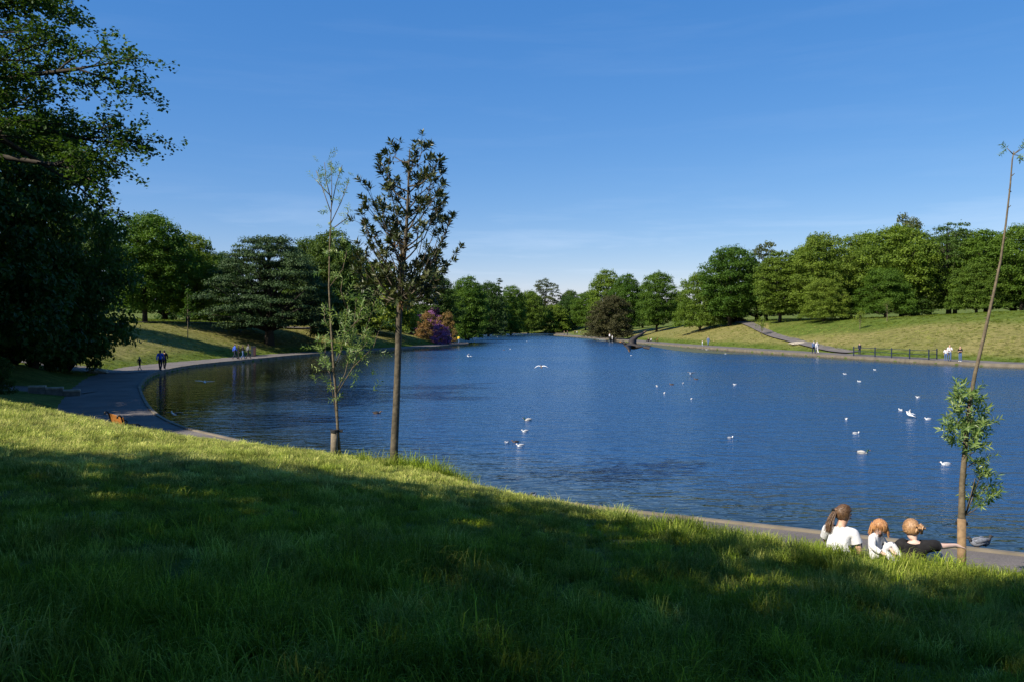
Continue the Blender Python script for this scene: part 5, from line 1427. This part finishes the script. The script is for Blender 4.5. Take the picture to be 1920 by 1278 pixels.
def scatter():
    g = np.random.default_rng(77)
    n = 260000
    Yv = np.exp(g.uniform(math.log(1.2), math.log(36), n)); Xv = g.uniform(-.95, .95, n) * (Yv + 1.0)
    # density in tufts per square metre by distance
    want = np.interp(Yv, [2, 6, 12, 20, 36], [95, 75, 42, 22, 9])
    have = n / math.log(36 / 1.2) / Yv / (2 * .95 * (Yv + 1))
    keep = g.uniform(size=n) < np.minimum(1, want / have); Xv, Yv = Xv[keep], Yv[keep]
    d, idx = shore_info(Xv, Yv); e = d - SL[idx, 2]
    k = (e > -.02 + .25 * (g.uniform(size=len(e)) < .5)) & ~((Xv < -22) & (Yv > 30)); Xv, Yv, d, idx, e = Xv[k], Yv[k], d[k], idx[k], e[k]
    Z = land_h(Xv, Yv, d, idx)
    cl = fbm(Xv, Yv, 1.1, 31, 3); cl2 = fbm(Xv, Yv, 4.0, 37, 2); st = fbm(Xv, Yv, .7, 61, 3)
    # long grass in front and at the path edge, cropped, strawy and tinted as sunlit on the left part
    long_ = (1 - sstep(5.5, 10.5, Yv + .28 * np.maximum(0, -Xv))) * .75 + .55 * sstep(1.0, 4.0, Xv) * (1 - sstep(3, 6, e)) + 1.0 * np.exp(-((Xv + 2.0) / 1.0) ** 2 - ((Yv - 17.5) / .9) ** 2) + .5 * (e < .5) * (Xv > -4) + .35 * sstep(2, 6, Xv)
    long_ = np.clip(long_, 0, 1)
    tall = g.uniform(size=len(Xv)) < long_ * np.clip(.35 + 1.3 * (cl - .3), .1, 1)
    ind = np.where(tall, 4 + g.integers(0, 4, len(Xv)), g.integers(0, 4, len(Xv)))
    sc = np.where(tall, .55 + .9 * cl, .55 + .75 * cl) * g.uniform(.8, 1.2, len(Xv)) * np.interp(Yv, [10, 20, 36], [1, 1.15, 1.6])
    tint = np.clip(.10 + .62 * sstep(10.5, 14.0, Yv + .12 * np.maximum(0, -Xv)) * (1 - long_) + 1.0 * (st - .52) + .5 * (cl2 - .5) + .15 * g.normal(size=len(Xv)), 0, 1)  # straw plus painted sunlight: paler beyond the shadow edge, darker green within the shade
    clump = np.exp(-((Xv + 2.0) / 1.0) ** 2 - ((Yv - 17.5) / .9) ** 2); tint = np.where(clump > .35, tint * .35, tint); sc = sc * (1 + .7 * clump)
    # scattered tufts that roughen the far banks
    nf = 90000; Yf = g.uniform(62, 215, nf); Xf = g.uniform(-.66, .70, nf) * Yf
    df, jf = shore_info(Xf, Yf); ef = df - SL[jf, 2]
    kf = (ef > .05) & (ef < 34); Xf, Yf, df, jf, ef = Xf[kf], Yf[kf], df[kf], jf[kf], ef[kf]
    Zf = land_h(Xf, Yf, df, jf); nzf = fbm(Xf, Yf, 2.2, 55, 3); kf = g.uniform(size=len(Xf)) < .25 + 1.1 * (nzf - .3); Xf, Yf, Zf, ef, nzf = Xf[kf], Yf[kf], Zf[kf], ef[kf], nzf[kf]
    tf_ = np.clip(.75 * sstep(.8, 4, ef) * (1 - sstep(14, 20, ef)) + .9 * (fbm(Xf, Yf, 6.0, 58, 3) - .5) + .12 * g.normal(size=len(Xf)), 0, 1)
    nn_ = len(Xv); Xv, Yv, Z = np.concatenate([Xv, Xf]), np.concatenate([Yv, Yf]), np.concatenate([Z, Zf - .02])
    sc = np.concatenate([sc, g.uniform(.9, 1.9, len(Xf))]); tint = np.concatenate([tint, tf_]); ind = np.concatenate([ind, g.integers(0, 4, len(Xf))])
    tx, ty = g.normal(size=len(Xv)) * .12, g.normal(size=len(Xv)) * .12
    me = bpy.data.meshes.new('grass'); me.vertices.add(len(Xv)); me.vertices.foreach_set('co', np.stack([Xv, Yv, Z - .01], 1).astype(np.float32).ravel())
    vl = np.clip(np.exp(g.normal(size=len(Xv)) * .28) * (.75 + .9 * (fbm(Xv, Yv, .5, 91, 2) - .5) + .35), .35, 1.9)
    vl[nn_:] *= .62
    for nm, ar in (('size', sc), ('tint', tint), ('val', vl)):
        a = me.attributes.new(nm, 'FLOAT', 'POINT'); a.data.foreach_set('value', ar.astype(np.float32))
    a = me.attributes.new('pick', 'INT', 'POINT'); a.data.foreach_set('value', ind.astype(np.int32))
    a = me.attributes.new('rot', 'FLOAT_VECTOR', 'POINT'); a.data.foreach_set('vector', np.stack([tx, ty, g.uniform(0, 6.28, len(Xv))], 1).astype(np.float32).ravel())
    print('tufts', len(Xv))
    o = link('grass', me); tag(o, 'long tufted grass on the near bank', 'grass', kind='stuff')
    ng = bpy.data.node_groups.new('grass_scatter', 'GeometryNodeTree')
    ng.interface.new_socket('Geometry', in_out='INPUT', socket_type='NodeSocketGeometry'); ng.interface.new_socket('Geometry', in_out='OUTPUT', socket_type='NodeSocketGeometry')
    N, L = ng.nodes, ng.links
    gi_, go = N.new('NodeGroupInput'), N.new('NodeGroupOutput')
    ci = N.new('GeometryNodeCollectionInfo'); ci.inputs['Collection'].default_value = gcol; ci.inputs['Separate Children'].default_value = True; ci.inputs['Reset Children'].default_value = True
    ip = N.new('GeometryNodeInstanceOnPoints'); ip.inputs['Pick Instance'].default_value = True
    def na(nm, t):
        q = N.new('GeometryNodeInputNamedAttribute'); q.data_type = t; q.inputs['Name'].default_value = nm; return q.outputs['Attribute']
    e2r = N.new('FunctionNodeEulerToRotation'); L.new(na('rot', 'FLOAT_VECTOR'), e2r.inputs[0])
    L.new(gi_.outputs[0], ip.inputs['Points']); L.new(ci.outputs[0], ip.inputs['Instance']); L.new(na('pick', 'INT'), ip.inputs['Instance Index'])
    L.new(e2r.outputs[0], ip.inputs['Rotation']); L.new(na('size', 'FLOAT'), ip.inputs['Scale']); L.new(ip.outputs[0], go.inputs[0])
    md = o.modifiers.new('scatter', 'NODES'); md.node_group = ng
scatter()
